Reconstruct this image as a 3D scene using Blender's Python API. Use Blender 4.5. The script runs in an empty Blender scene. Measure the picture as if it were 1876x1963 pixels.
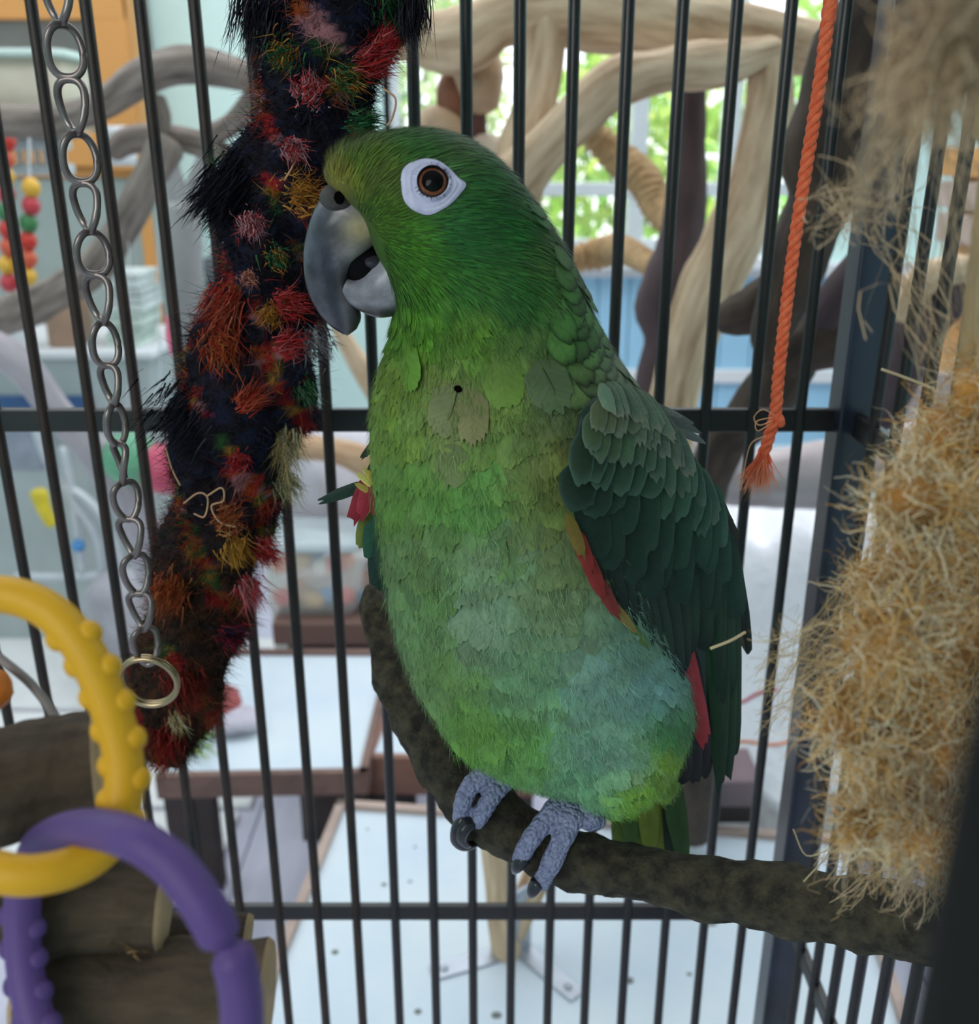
import bpy, bmesh, math, random
import numpy as np
from mathutils import Vector as V, Matrix, noise
from mathutils.bvhtree import BVHTree

random.seed(7); RNG = np.random.default_rng(7)
scene = bpy.context.scene
COL = scene.collection

# ---------------------------------------------------------------- camera, sky, light, exposure
F = 1876.0; W0, H0 = 1876.0, 1963.0; TH = math.radians(20.2)
CAM = V((0, 0, 1.35))
FWD = V((0, math.cos(TH), -math.sin(TH))); DWN = V((0, -math.sin(TH), -math.cos(TH))); RGT = V((1, 0, 0))
cam = bpy.data.cameras.new('camera'); camo = bpy.data.objects.new('camera', cam); COL.objects.link(camo)
camo.location = CAM; camo.rotation_euler = (math.pi/2 - TH, 0, 0)
cam.sensor_fit = 'HORIZONTAL'; cam.sensor_width = 36; cam.lens = 36*F/W0; cam.clip_start = .005; cam.clip_end = 100
cam.dof.use_dof = True; cam.dof.focus_distance = .335; cam.dof.aperture_fstop = 13
scene.camera = camo
world = bpy.data.worlds.new('sky'); scene.world = world; world.use_nodes = True
bg = world.node_tree.nodes['Background']; bg.inputs[0].default_value = (.90, .95, 1, 1); bg.inputs[1].default_value = 2.0
def area_light(name, loc, target, size, power, col):
    l = bpy.data.lights.new(name, 'AREA'); l.size = size; l.energy = power; l.color = col
    o = bpy.data.objects.new(name, l); COL.objects.link(o); o.location = loc
    o.rotation_euler = (V(target)-V(loc)).to_track_quat('-Z', 'Y').to_euler()
area_light('added_key_light', (-.9, -1.35, 2.0), (0, .4, 1.2), 1.2, 15, (1, .98, .96))  # added key lamp behind the camera; no window stands there
try:
    cy = scene.cycles; cy.max_bounces = 7; cy.diffuse_bounces = 4; cy.glossy_bounces = 2; cy.transmission_bounces = 4; cy.transparent_max_bounces = 8
except Exception: pass
vs = scene.view_settings
vs.view_transform = 'Standard'; vs.look = 'None'; vs.gamma = 1; vs.exposure = 0.35; vs.use_curve_mapping = False

# ---------------------------------------------------------------- helpers
def P(px, py, d):
    return CAM + FWD*d + RGT*((px-938)/F*d) + DWN*((py-981.5)/F*d)
def PY(px, py, Y):
    v = (py-981.5)/F
    return P(px, py, Y/(math.cos(TH)-v*math.sin(TH)))
def PZ(px, py, z):
    v = (py-981.5)/F
    return P(px, py, (1.35-z)/(math.sin(TH)+v*math.cos(TH)))
def proj(p):
    q = V(p)-CAM; d = q.dot(FWD)
    return 938+F*q.x/d, 981.5+F*q.dot(DWN)/d, d
def lin(c):
    return tuple(((x/255)/12.92 if x/255 <= .04045 else ((x/255+.055)/1.055)**2.4) for x in c)
def linA(c):
    c = np.clip(np.asarray(c, float), 0, 255)/255
    return np.where(c <= .04045, c/12.92, ((c+.055)/1.055)**2.4)

MATS = {}
def M(name, rgb, rough=.6, var=.18, scale=30, bump=0, bscale=200, metal=0, spec=.5, grain=None, rgb2=None, trans=0, alpha=None, attr=False, cont=None, bdist=.001, sheen=0, coat=0):
    if name in MATS: return MATS[name]
    m = bpy.data.materials.new(name); m.use_nodes = True; MATS[name] = m
    nt = m.node_tree; N = nt.nodes; L = nt.links; b = N['Principled BSDF']
    b.inputs['Roughness'].default_value = rough; b.inputs['Metallic'].default_value = metal
    b.inputs['Specular IOR Level'].default_value = spec
    if trans: b.inputs['Transmission Weight'].default_value = trans
    if alpha is not None: b.inputs['Alpha'].default_value = alpha
    if sheen: b.inputs['Sheen Weight'].default_value = sheen
    if coat: b.inputs['Coat Weight'].default_value = coat
    c = lin(rgb)
    tc = N.new('ShaderNodeTexCoord')
    def noi(sc, vec, det=5, rgh=.6):
        n = N.new('ShaderNodeTexNoise'); n.inputs['Scale'].default_value = sc; n.inputs['Detail'].default_value = det; n.inputs['Roughness'].default_value = rgh
        L.new(vec, n.inputs['Vector']); return n
    vec = tc.outputs['Object']
    if grain:
        mp = N.new('ShaderNodeMapping'); mp.inputs['Scale'].default_value = grain; L.new(tc.outputs['UV'], mp.inputs['Vector']); gvec = mp.outputs[0]
    n1 = noi(scale if not grain else 1, vec if not grain else gvec)
    ramp = N.new('ShaderNodeValToRGB'); ramp.color_ramp.elements[0].position = cont[0] if cont else .3; ramp.color_ramp.elements[1].position = cont[1] if cont else .7
    c2 = lin(rgb2) if rgb2 else None
    e = ramp.color_ramp.elements
    e[0].color = (*(tuple(x*(1-var) for x in c)), 1); e[1].color = (*(c2 or tuple(min(1, x*(1+var)) for x in c)), 1)
    L.new(n1.outputs['Fac'], ramp.inputs['Fac'])
    out = ramp.outputs['Color']
    if attr:
        at = N.new('ShaderNodeAttribute'); at.attribute_name = 'Col'
        mx = N.new('ShaderNodeMix'); mx.data_type = 'RGBA'; mx.blend_type = 'MULTIPLY'; mx.inputs[0].default_value = 1
        e[0].color = (1-var, 1-var, 1-var, 1); e[1].color = (1, 1, 1, 1)
        L.new(at.outputs['Color'], mx.inputs[6]); L.new(out, mx.inputs[7]); out = mx.outputs[2]
    L.new(out, b.inputs['Base Color'])
    if bump:
        nb = noi(bscale if not grain else 1, vec if not grain else gvec, 6, .65)
        if grain:
            n3 = noi(bscale, vec, 5)
            ad = N.new('ShaderNodeMath'); ad.operation = 'ADD'; L.new(nb.outputs['Fac'], ad.inputs[0]); L.new(n3.outputs['Fac'], ad.inputs[1]); ho = ad.outputs[0]
        else: ho = nb.outputs['Fac']
        bp = N.new('ShaderNodeBump'); bp.inputs['Strength'].default_value = bump; bp.inputs['Distance'].default_value = bdist
        L.new(ho, bp.inputs['Height']); L.new(bp.outputs['Normal'], b.inputs['Normal'])
    return m

def clear_mat(name, rgb, clear=.75, rough=.08):
    if name in MATS: return MATS[name]
    m = bpy.data.materials.new(name); m.use_nodes = True; MATS[name] = m
    nt = m.node_tree; N = nt.nodes; L = nt.links; b = N['Principled BSDF']
    b.inputs['Base Color'].default_value = (*lin(rgb), 1); b.inputs['Roughness'].default_value = rough
    t = N.new('ShaderNodeBsdfTransparent'); mx = N.new('ShaderNodeMixShader'); mx.inputs[0].default_value = clear
    L.new(b.outputs[0], mx.inputs[1]); L.new(t.outputs[0], mx.inputs[2]); L.new(mx.outputs[0], N['Material Output'].inputs['Surface'])
    return m

def feather_mat(name, rough=.6, barb=900, var=.25):
    """vertex colour x barb streaks running out from the shaft, with matching relief"""
    m = bpy.data.materials.new(name); m.use_nodes = True
    nt = m.node_tree; N = nt.nodes; L = nt.links; b = N['Principled BSDF']
    b.inputs['Roughness'].default_value = rough; b.inputs['Specular IOR Level'].default_value = .25
    b.inputs['Sheen Weight'].default_value = .05
    uv = N.new('ShaderNodeUVMap'); sp = N.new('ShaderNodeSeparateXYZ'); L.new(uv.outputs[0], sp.inputs[0])
    ab = N.new('ShaderNodeMath'); ab.operation = 'ABSOLUTE'; L.new(sp.outputs[0], ab.inputs[0])
    k = N.new('ShaderNodeMath'); k.operation = 'MULTIPLY'; k.inputs[1].default_value = .8; L.new(ab.outputs[0], k.inputs[0])
    sb = N.new('ShaderNodeMath'); sb.operation = 'SUBTRACT'; L.new(sp.outputs[1], sb.inputs[0]); L.new(k.outputs[0], sb.inputs[1])
    co = N.new('ShaderNodeCombineXYZ'); L.new(sb.outputs[0], co.inputs[0])
    oi = N.new('ShaderNodeTexCoord')
    ns = N.new('ShaderNodeTexNoise'); ns.inputs['Scale'].default_value = barb; ns.inputs['Detail'].default_value = 3; L.new(co.outputs[0], ns.inputs['Vector'])
    n2 = N.new('ShaderNodeTexNoise'); n2.inputs['Scale'].default_value = 120; n2.inputs['Detail'].default_value = 4; L.new(oi.outputs['Object'], n2.inputs['Vector'])
    ad = N.new('ShaderNodeMath'); ad.operation = 'ADD'; L.new(ns.outputs['Fac'], ad.inputs[0]); L.new(n2.outputs['Fac'], ad.inputs[1])
    rp = N.new('ShaderNodeMapRange'); rp.inputs['From Min'].default_value = .75; rp.inputs['From Max'].default_value = 1.25; rp.inputs['To Min'].default_value = 1-var; rp.inputs['To Max'].default_value = 1+var*.4
    L.new(ad.outputs[0], rp.inputs['Value'])
    at = N.new('ShaderNodeAttribute'); at.attribute_name = 'Col'
    mx = N.new('ShaderNodeVectorMath'); mx.operation = 'SCALE'; L.new(at.outputs['Color'], mx.inputs[0]); L.new(rp.outputs[0], mx.inputs['Scale'])
    L.new(mx.outputs[0], b.inputs['Base Color'])
    bp = N.new('ShaderNodeBump'); bp.inputs['Strength'].default_value = .35; bp.inputs['Distance'].default_value = .0004
    L.new(ns.outputs['Fac'], bp.inputs['Height']); L.new(bp.outputs['Normal'], b.inputs['Normal'])
    return m

def finish(o, label=None, cat=None, group=None, kind=None):
    if label: o['label'] = label
    if cat: o['category'] = cat
    if group: o['group'] = group
    if kind: o['kind'] = kind
    return o
WLOC = {}
def thing(name, label, cat, loc, group=None, kind=None, parent=None):
    o = bpy.data.objects.new(name, None); COL.objects.link(o); o.location = loc; o.empty_display_size = .02
    WLOC[o] = V(loc)
    if parent: o.parent = parent; o.matrix_parent_inverse = Matrix.Translation(-WLOC[parent])
    return finish(o, label, cat, group, kind)
def link(name, me, loc, parent=None):
    o = bpy.data.objects.new(name, me); COL.objects.link(o); o.location = loc; WLOC[o] = V(loc)
    if parent:
        o.parent = parent; o.matrix_parent_inverse = Matrix.Translation(-WLOC[parent])
    return o
def obj(name, verts, faces, mat, parent=None, smooth=True, cols=None, uvs=None, label=None, cat=None, group=None, kind=None):
    vs_ = np.asarray([tuple(v) for v in verts] if not isinstance(verts, np.ndarray) else verts, float)
    c = (vs_.min(0)+vs_.max(0))/2
    me = bpy.data.meshes.new(name)
    me.from_pydata((vs_-c).tolist(), [], [tuple(int(i) for i in f) for f in faces] if not isinstance(faces, np.ndarray) else faces.tolist())
    if mat: me.materials.append(mat)
    if smooth: me.polygons.foreach_set('use_smooth', np.ones(len(me.polygons), bool))
    if cols is not None:
        a = me.color_attributes.new('Col', 'FLOAT_COLOR', 'POINT')
        cc = np.ones((len(vs_), 4)); cc[:, :3] = cols; a.data.foreach_set('color', cc.ravel())
    if uvs is not None:
        u = me.uv_layers.new(name='UVMap'); li = np.empty(len(me.loops), int); me.loops.foreach_get('vertex_index', li)
        u.data.foreach_set('uv', np.asarray(uvs, float)[li].ravel())
    me.update()
    o = link(name, me, V(c), parent)
    return finish(o, label, cat, group, kind)

def spline(pts, n):
    """Catmull-Rom through rows of numbers, n samples"""
    p = np.asarray([tuple(x) for x in pts], float); m = len(p)
    t = np.linspace(0, m-1-1e-9, n); i = t.astype(int); f = (t-i)[:, None]
    g = lambda k: p[np.clip(k, 0, m-1)]
    p0, p1, p2, p3 = g(i-1), g(i), g(i+1), g(i+2)
    p0 = np.where((i == 0)[:, None], 2*p1-p2, p0); p3 = np.where((i >= m-2)[:, None], 2*p2-p1, p3)
    return .5*((2*p1)+(-p0+p2)*f+(2*p0-5*p1+4*p2-p3)*f**2+(-p0+3*p1-3*p2+p3)*f**3)
def frames(c, closed=False, ref=(0, 1, 0)):
    c = np.asarray(c, float); n = len(c)
    if closed: t = np.roll(c, -1, 0)-np.roll(c, 1, 0)
    else: t = np.gradient(c, axis=0)
    t /= np.linalg.norm(t, axis=1)[:, None]+1e-12
    N_ = np.zeros_like(c); r = np.array(ref, float)
    if abs(np.dot(r, t[0])) > .95: r = np.array((1., 0, 0))
    a = r-np.dot(r, t[0])*t[0]; a /= np.linalg.norm(a); N_[0] = a
    for k in range(1, n):
        a = N_[k-1]-np.dot(N_[k-1], t[k])*t[k]; N_[k] = a/(np.linalg.norm(a)+1e-12)
    return t, N_, np.cross(t, N_)
def tube(c, r, sides=12, closed=False, cap=True, lump=0, lscale=20, seed=0, flat=1.0, rfun=None, ref=(0, 1, 0), domed=True):
    c = np.asarray([tuple(x) for x in c], float); n = len(c)
    r = np.broadcast_to(np.asarray(r, float), (n,)).copy()
    t, a, b = frames(c, closed, ref)
    if cap and not closed and domed:   # round the ends off
        c = np.vstack([c[0]-t[0]*r[0]*.5, c[0]-t[0]*r[0]*.35, c, c[-1]+t[-1]*r[-1]*.35, c[-1]+t[-1]*r[-1]*.5])
        r = np.concatenate([[r[0]*.45, r[0]*.8], r, [r[-1]*.8, r[-1]*.45]])
        a = np.vstack([a[0], a[0], a, a[-1], a[-1]]); b = np.vstack([b[0], b[0], b, b[-1], b[-1]]); n += 4
    ang = np.linspace(0, 2*np.pi, sides, endpoint=False)
    vs_, uv = [], []
    ln = np.concatenate([[0], np.cumsum(np.linalg.norm(np.diff(c, axis=0), axis=1))])
    for k in range(n):
        for j, q in enumerate(ang):
            d = a[k]*math.cos(q)+b[k]*math.sin(q)*flat
            rr = r[k]
            if rfun: rr *= rfun(q, ln[k], k/(n-1))
            p = c[k]+d*rr
            if lump:
                rr2 = r[k]*lump*noise.fractal(V(p*lscale)+V((seed*7.1, seed*3.3, 0)), 1, 2, 3)
                p = p+d*rr2
            vs_.append(p); uv.append((j/sides, ln[k]))
    fs = []
    for k in range(n if closed else n-1):
        k2 = (k+1) % n
        for j in range(sides):
            j2 = (j+1) % sides
            fs.append((k*sides+j, k*sides+j2, k2*sides+j2, k2*sides+j))
    if cap and not closed:
        fs.append(tuple(range(sides-1, -1, -1))); fs.append(tuple((n-1)*sides+j for j in range(sides)))
    return np.array(vs_), fs, np.array(uv)
def joinm(parts):
    vs_, fs, o = [], [], 0
    for v, f in parts:
        v = np.asarray([tuple(x) for x in v]) if not isinstance(v, np.ndarray) else v
        vs_.append(v); fs += [tuple(i+o for i in q) for q in f]; o += len(v)
    return np.vstack(vs_), fs
def box(x0, x1, y0, y1, z0, z1, bev=0):
    bm = bmesh.new(); bmesh.ops.create_cube(bm, size=1)
    for v in bm.verts: v.co = V((x0+(v.co.x+.5)*(x1-x0), y0+(v.co.y+.5)*(y1-y0), z0+(v.co.z+.5)*(z1-z0)))
    if bev: bmesh.ops.bevel(bm, geom=bm.edges[:], offset=bev, segments=2, profile=.5, affect='EDGES')
    bm.verts.index_update()
    v = np.array([tuple(q.co) for q in bm.verts]); f = [tuple(q.index for q in g.verts) for g in bm.faces]; bm.free(); return v, f
def obox(o, ax, ay, az, bev=0):
    """box with corner o and edge vectors"""
    v, f = box(0, 1, 0, 1, 0, 1, 0)
    A = np.array([tuple(ax), tuple(ay), tuple(az)]); return np.array(tuple(o))+v@A, f
def ball(c, r, n=10, lump=0, ls=30, seed=0):
    bm = bmesh.new(); bmesh.ops.create_uvsphere(bm, u_segments=n*2, v_segments=n, radius=1)
    r = r if hasattr(r, '__len__') else (r, r, r); vs_ = []
    bm.verts.index_update()
    for v in bm.verts:
        k = 1+lump*noise.fractal(V((v.co.x*r[0], v.co.y*r[1], v.co.z*r[2]))*ls+V((seed*5.1, 0, seed)), 1, 2, 3) if lump else 1
        vs_.append((c[0]+v.co.x*r[0]*k, c[1]+v.co.y*r[1]*k, c[2]+v.co.z*r[2]*k))
    f = [tuple(q.index for q in g.verts) for g in bm.faces]; bm.free(); return np.array(vs_), f
def lathe(c, prof, n=24, axis=None):
    """profile of (radius, height) about +Z at c"""
    vs_ = []; fs = []
    for r, z in prof:
        for j in range(n): q = 2*math.pi*j/n; vs_.append((c[0]+r*math.cos(q), c[1]+r*math.sin(q), c[2]+z))
    for k in range(len(prof)-1):
        for j in range(n): fs.append((k*n+j, k*n+(j+1) % n, (k+1)*n+(j+1) % n, (k+1)*n+j))
    fs.append(tuple(range(n-1, -1, -1))); fs.append(tuple((len(prof)-1)*n+j for j in range(n)))
    return np.array(vs_), fs
def ribbons(base, d, L, w, col, side=None, bend=None, seg=3, tipcol=None):
    """many thin tapering strands: arrays base(n,3) d(n,3) L(n) w(n) col(n,3) -> verts, faces, cols, uvs"""
    n = len(base); d = d/(np.linalg.norm(d, axis=1)[:, None]+1e-12)
    if side is None:
        side = np.cross(d, RNG.normal(size=(n, 3)))
    side = side/(np.linalg.norm(side, axis=1)[:, None]+1e-12)
    if bend is None: bend = RNG.normal(size=(n, 3))*.25
    vs_, cs, us = [], [], []
    for k in range(seg+1):
        t = k/seg; p = base+d*(L*t)[:, None]+bend*(L*t*t)[:, None]
        ww = (w*(1-t*.92))[:, None]
        vs_ += [p-side*ww, p+side*ww]
        c = col if tipcol is None else col*(1-t)+tipcol*t
        cs += [c, c]
        z = np.zeros(n); us += [np.stack([z-1, z+t], 1), np.stack([z+1, z+t], 1)]
    A = np.stack(vs_, 1).reshape(-1, 3); C_ = np.stack(cs, 1).reshape(-1, 3); U = np.stack(us, 1).reshape(-1, 2)
    s = 2*(seg+1); o = (np.arange(n)*s)[:, None]; fs = []
    for k in range(seg): fs.append(o+np.array([[2*k, 2*k+1, 2*k+3, 2*k+2]]))
    return A, np.stack(fs, 1).reshape(-1, 4), C_, U
def remesh(name, v, f, vox, smooth=8):
    me = bpy.data.meshes.new(name); me.from_pydata(v.tolist(), [], f); o = bpy.data.objects.new(name, me); COL.objects.link(o)
    m = o.modifiers.new('r', 'REMESH'); m.mode = 'VOXEL'; m.voxel_size = vox
    if smooth: s = o.modifiers.new('s', 'SMOOTH'); s.iterations = smooth; s.factor = .5
    bpy.context.view_layer.update()
    ev = o.evaluated_get(bpy.context.evaluated_depsgraph_get()); m2 = ev.to_mesh()
    A = np.array([tuple(q.co) for q in m2.vertices]); fs = [tuple(p.vertices) for p in m2.polygons]
    ev.to_mesh_clear(); bpy.data.objects.remove(o); bpy.data.meshes.remove(me)
    return A, fs
# ---------------------------------------------------------------- the room
mt_floor = M('plank_floor', (206, 204, 224), .5, .12, grain=(6, 3, 1), bump=.15, rgb2=(224, 220, 236))
mt_wall = M('mint_wall', (206, 234, 230), .8, .05, 3)
mt_blue = M('pale_blue_panel', (158, 204, 232), .7, .06, 5)
mt_white = M('white_paint', (224, 226, 230), .55, .04, 10)
mt_frame = M('window_frame_paint', (196, 202, 206), .5, .06, 10)
floor = thing('floor', None, None, (0, 1.5, 0), kind='structure')
v, f = box(-2.6, 2.6, -1.6, 3.3, -.06, -.006); obj('subfloor', v, f, M('floor_gap', (120, 112, 116), .9), floor, smooth=False)
pl = {}
for i in range(37):
    x = -2.6+i*.14; off = (i*.53) % 1.3
    ys = [-1.6]+[y for y in (-1.6+off+k*1.3 for k in range(5)) if -1.5 < y < 3.2]+[3.3]
    for y0, y1 in zip(ys[:-1], ys[1:]):
        key = round(y1-y0, 2)
        if key not in pl:
            v, f = box(-.0685, .0685, -key/2+.0015, key/2-.0015, -.012, 0, .002)
            me = bpy.data.meshes.new('plank'); me.from_pydata(v.tolist(), [], f); me.materials.append(mt_floor)
            u = me.uv_layers.new(name='UVMap')
            for l in me.loops: co = me.vertices[l.vertex_index].co; u.data[l.index].uv = (co.x*3+key*11, co.y)
            pl[key] = me
        link('plank', pl[key], (x+.07, (y0+y1)/2, 0), floor)
wb = thing('wall_back', None, None, (0, 3.25, 0), kind='structure')
wx0, wx1, wz0, wz1 = -.30, 1.02, 1.05, 2.15
for nm, b_ in (('wall_panel', (-2.6, wx0, 3.2, 3.32, 0, 2.6)), ('wall_panel', (wx1, 2.6, 3.2, 3.32, 0, 2.6)), ('wall_panel', (wx0, wx1, 3.2, 3.32, 0, wz0)), ('wall_panel', (wx0, wx1, 3.2, 3.32, wz1, 2.6))):
    v, f = box(*b_); obj(nm, v, f, mt_wall, wb, smooth=False)
tr = thing('trim_1', None, None, (.5, 3.18, .5), kind='structure')      # pale blue boarding under the window
for i in range(17):
    x = wx0+.35+i*.1
    if x < 1.95: v, f = box(x, x+.097, 3.175, 3.2, .42, 1.0, .003); obj('board', v, f, mt_blue, tr, smooth=False)
for z in (.40, .66, 1.0):
    v, f = box(wx0+.35, 1.95, 3.155, 3.2, z-.022, z+.022, .004); obj('rail', v, f, mt_white, tr, smooth=False)
wn = thing('window_1', None, None, (.36, 3.2, 1.05), kind='structure')
for x in (wx0, .12, .46, .74, wx1):
    v, f = box(x-.025, x+.025, 3.2, 3.26, wz0, wz1, .004); obj('mullion', v, f, mt_frame, wn, smooth=False)
for z in (wz0+.02, 1.24, wz1-.02):
    v, f = box(wx0, wx1, 3.195, 3.255, z-.02, z+.02, .004); obj('sash_rail', v, f, mt_frame, wn, smooth=False)
v, f = box(wx0-.03, wx1+.03, 3.1, 3.25, wz0-.045, wz0-.005, .006); obj('window_sill', v, f, mt_white, wn, smooth=False)
gl = clear_mat('window_glass', (225, 240, 240), .94)
xs = [wx0, .12, .46, .74, wx1]
for k in range(4):
    for z0, z1 in ((wz0+.04, 1.22), (1.26, wz1-.04)):
        v, f = box(xs[k]+.025, xs[k+1]-.025, 3.226, 3.230, z0, z1); obj('pane', v, f, gl, wn, smooth=False)
wl = box(-2.66, -2.6, -1.6, 3.32, 0, 2.6); obj('wall_left', *wl, mt_wall, smooth=False, kind='structure')
wr = box(2.6, 2.66, -1.6, 3.32, 0, 2.6); obj('wall_right', *wr, mt_wall, smooth=False, kind='structure')
v, f = box(-2.6, wx0, 3.18, 3.2, 0, .09, .003); obj('baseboard_back', v, f, mt_white, smooth=False, kind='structure')
v, f = box(-2.6, 2.6, -1.66, -1.6, 0, 2.6); obj('wall_front', v, f, mt_wall, smooth=False, kind='structure')
v, f = box(-2.6, 2.6, -1.6, 1.0, 2.6, 2.66); obj('ceiling', v, f, mt_white, smooth=False, kind='structure')   # unseen, shaped to block sky light over the near half; far half open
v, f = box(-8, 9, 3.33, 12, -.05, .0); obj('ground_outside', v, f, M('lawn', (120, 160, 60), .9, .3, 6), smooth=False, kind='structure')

# shrubs beyond the window: stems plus a crown of separate leaves
mt_leaf = M('sunlit_leaf', (190, 225, 85), .55, .12, 9, attr=True, spec=.3)  # leaf tones brightened in place of sunlight
mt_stem = M('green_stem', (96, 92, 60), .8)
def shrub(x, y, h, rx, rz, n, tone, label):
    t = thing('garden_shrub', label, 'shrub', (x, y, 0), 'shrubs outside the window')
    u = RNG.normal(size=(n, 3)); u /= np.linalg.norm(u, axis=1)[:, None]; u *= RNG.uniform(.35, 1, n)[:, None]**.5
    p = np.array((x, y, h))+u*np.array((rx, rx*.7, rz))
    c = linA(np.array(tone)+RNG.normal(size=(n, 1))*22+RNG.normal(size=(n, 3))*9)
    L_ = RNG.uniform(.06, .14, n); d = RNG.normal(size=(n, 3))+np.array((0, -.3, -.4))
    A, fs, C_, U = ribbons(p, d, L_, L_*.22, c, seg=3)
    obj('foliage', A, fs, mt_leaf, t, cols=C_, uvs=U, kind='stuff')
    for k in range(4):
        c = spline([(x+random.uniform(-.1, .1), y, 0), (x+random.uniform(-.3, .3)*rx, y, h*.5), (x+random.uniform(-.6, .6)*rx, y, h+rz*.3)], 8)
        v, f, uv = tube(c, np.linspace(.025, .008, 8), 6); obj('stem', v, f, mt_stem, t, uvs=uv)
shrub(-.35, 4.7, 1.5, .42, .8, 1500, (228, 240, 180), 'pale leafy shrub outside the window beside the beam end')
shrub(.60, 4.6, 1.25, .45, .6, 1500, (215, 240, 110), 'bright yellow-green shrub outside the middle window panes')
shrub(1.55, 4.8, 1.35, .44, .75, 1500, (200, 238, 130), 'fresh green tall shrub outside the right window panes')

# ---------------------------------------------------------------- the cage
mt_bar = M('black_bar', (12, 11, 12), .36, .5, 14, rgb2=(30, 26, 26), bump=.25, bscale=60, bdist=.0006, spec=.6)
mt_rust = M('rusty_bar', (22, 16, 14), .5, .5, 22, rgb2=(62, 40, 30), bump=.4, bscale=70, bdist=.0007, spec=.5, cont=(.35, .75))
mt_post = M('sky_tinted_post', (20, 24, 34), .3, .3, 10, rgb2=(34, 42, 66), spec=.7)  # blue of the reflected sky put into the black paint colour
YB = .504; XR = .1905; Z0, Z1 = .46, 1.66
cage = thing('bird_cage', 'black metal bird cage with vertical bars behind and beside the parrot', 'cage', (-.1, .3, Z0))
def rod(name, p0, p1, r, mat, sides=8, parent=cage):
    v, f, uv = tube([V(p0)+(V(p1)-V(p0))*k/4 for k in range(5)], r, sides, domed=False); return obj(name, v, f, mat, parent, uvs=uv)
def bar_x(n, py=0):   # measured bar centres at the top of the back wall
    return (997-938)/F*(YB/1.1188) + (n-9)*.02503
proto = {}
for n in range(-4, 17):
    x = bar_x(n)
    if x > XR-.012: continue
    mat = mt_rust if n < 6 else mt_bar
    if mat not in proto: proto[mat] = rod('bar', (x, YB, Z0), (x, YB, Z1), .003, mat)
    else: link('bar', proto[mat].data, (x, YB, (Z0+Z1)/2), cage)
for i in range(1, 19):   # right side wall
    y = YB-.0085-i*.0262
    link('bar', proto[mt_bar].data, (XR, y, (Z0+Z1)/2), cage)
zr1, zr2 = PY(900, 806, YB).z, PY(900, 1750, YB).z
for z, h in ((zr1, .0125), (zr2, .0108), (Z0, .02), (Z1, .02)):
    v, f = box(bar_x(-4)-.02, XR, YB-.001, YB+.004, z-h/2, z+h/2, .0008); obj('rung', v, f, mt_bar, cage, smooth=False)
    v, f = box(XR-.001, XR+.004, .02, YB, z-h/2, z+h/2, .0008); obj('rung', v, f, mt_bar, cage, smooth=False)
v, f = box(XR-.0085, XR+.0105, YB-.010, YB+.010, Z0, Z1, .0012); obj('corner_post', v, f, mt_post, cage, smooth=False, label='black square corner post tinted with reflected sky blue')
v, f = box(XR-.008, XR+.008, .012, .028, Z0, Z1, .0012); obj('corner_post', v, f, mt_post, cage, smooth=False)
for i in range(22):   # roof bars that the toys hang from
    x = bar_x(-4)+i*.0262
    if x < XR: rod('roof_bar', (x, .02, Z1), (x, YB, Z1), .003, mt_bar)
v, f = box(bar_x(-4)-.02, XR, .016, .026, Z1-.01, Z1+.01, .0008); obj('rung', v, f, mt_bar, cage, smooth=False)
d0 = .066; pb = P(1880, 1963, d0)   # bar of the open front, right beside the lens
rod('bar', (pb.x, pb.y, Z0), (pb.x, pb.y, Z1), .0043, M('front_bar', (20, 21, 19), .7, .2, 20, spec=.2), 12)

# ---------------------------------------------------------------- trays and driftwood beyond the bars
mt_board = M('white_board', (208, 222, 238), .45, .05, 6, rgb2=(220, 230, 236))
mt_pine = M('pine_edge', (182, 158, 148), .6, .2, grain=(3, 14, 1))
mt_brown = M('brown_edge', (120, 92, 84), .65, .3, grain=(3, 14, 1), bump=.3)
mt_dark = M('dark_wood', (58, 46, 44), .7, .3, 12)
mt_speck = M('dropping_specks', (120, 125, 120), .9)
def tray(name, label, c, z, mat_edge, th=.022, rim=.012, up=.008, legs=True, specks=0, group=None, parent_extra=None):
    c = [V(q) for q in c]; t = thing(name, label, 'tray', sum(c, V())/4*1-V((0, 0, z if legs else 0)), group)
    n = len(c); vs_ = [q for q in c]+[q-V((0, 0, th)) for q in c]
    fs = [(0, 1, 2, 3), (7, 6, 5, 4)]+[(i, i+4, (i+1) % 4+4, (i+1) % 4) for i in range(4)]
    obj('board', vs_, fs, mt_board, t, smooth=False)
    for i in range(4):
        a, b = c[i], c[(i+1) % 4]; e = (b-a).normalized(); s = e.cross(V((0, 0, 1)))
        if s.dot(sum(c, V())/4-a) > 0: s = -s
        v, f = obox(a-e*rim+V((0, 0, -th)), (b-a)+e*rim*2, s*rim, V((0, 0, th+up))); obj('rim', v, f, mat_edge, t, smooth=False, uvs=np.array([(q[2]*8, (V(q)-a).dot(e)) for q in v]))
    if legs:
        m = sum(c, V())/4
        for q in c:
            g = q+(m-q)*.08; v, f = box(g.x-.018, g.x+.018, g.y-.018, g.y+.018, 0, z-th, .003); obj('leg', v, f, mt_dark, t, smooth=False)
    if specks:
        ps = []
        for k in range(specks):
            a, b = random.random(), random.random(); p = (c[0]*(1-a)+c[1]*a)*(1-b)+(c[3]*(1-a)+c[2]*a)*b
            r = random.uniform(.002, .006); ps.append(ball((p.x, p.y, p.z+.0004), (r, r*random.uniform(.4, 1), .0006), 4))
        obj('specks', *joinm(ps), mt_speck, t, kind='stuff')
    return t
zt = .50
A0, A1 = PZ(660, 1552, zt), PZ(1500, 1612, zt); e = (A1-A0).normalized(); s = V((0, 0, 1)).cross(e)*-1
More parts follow.
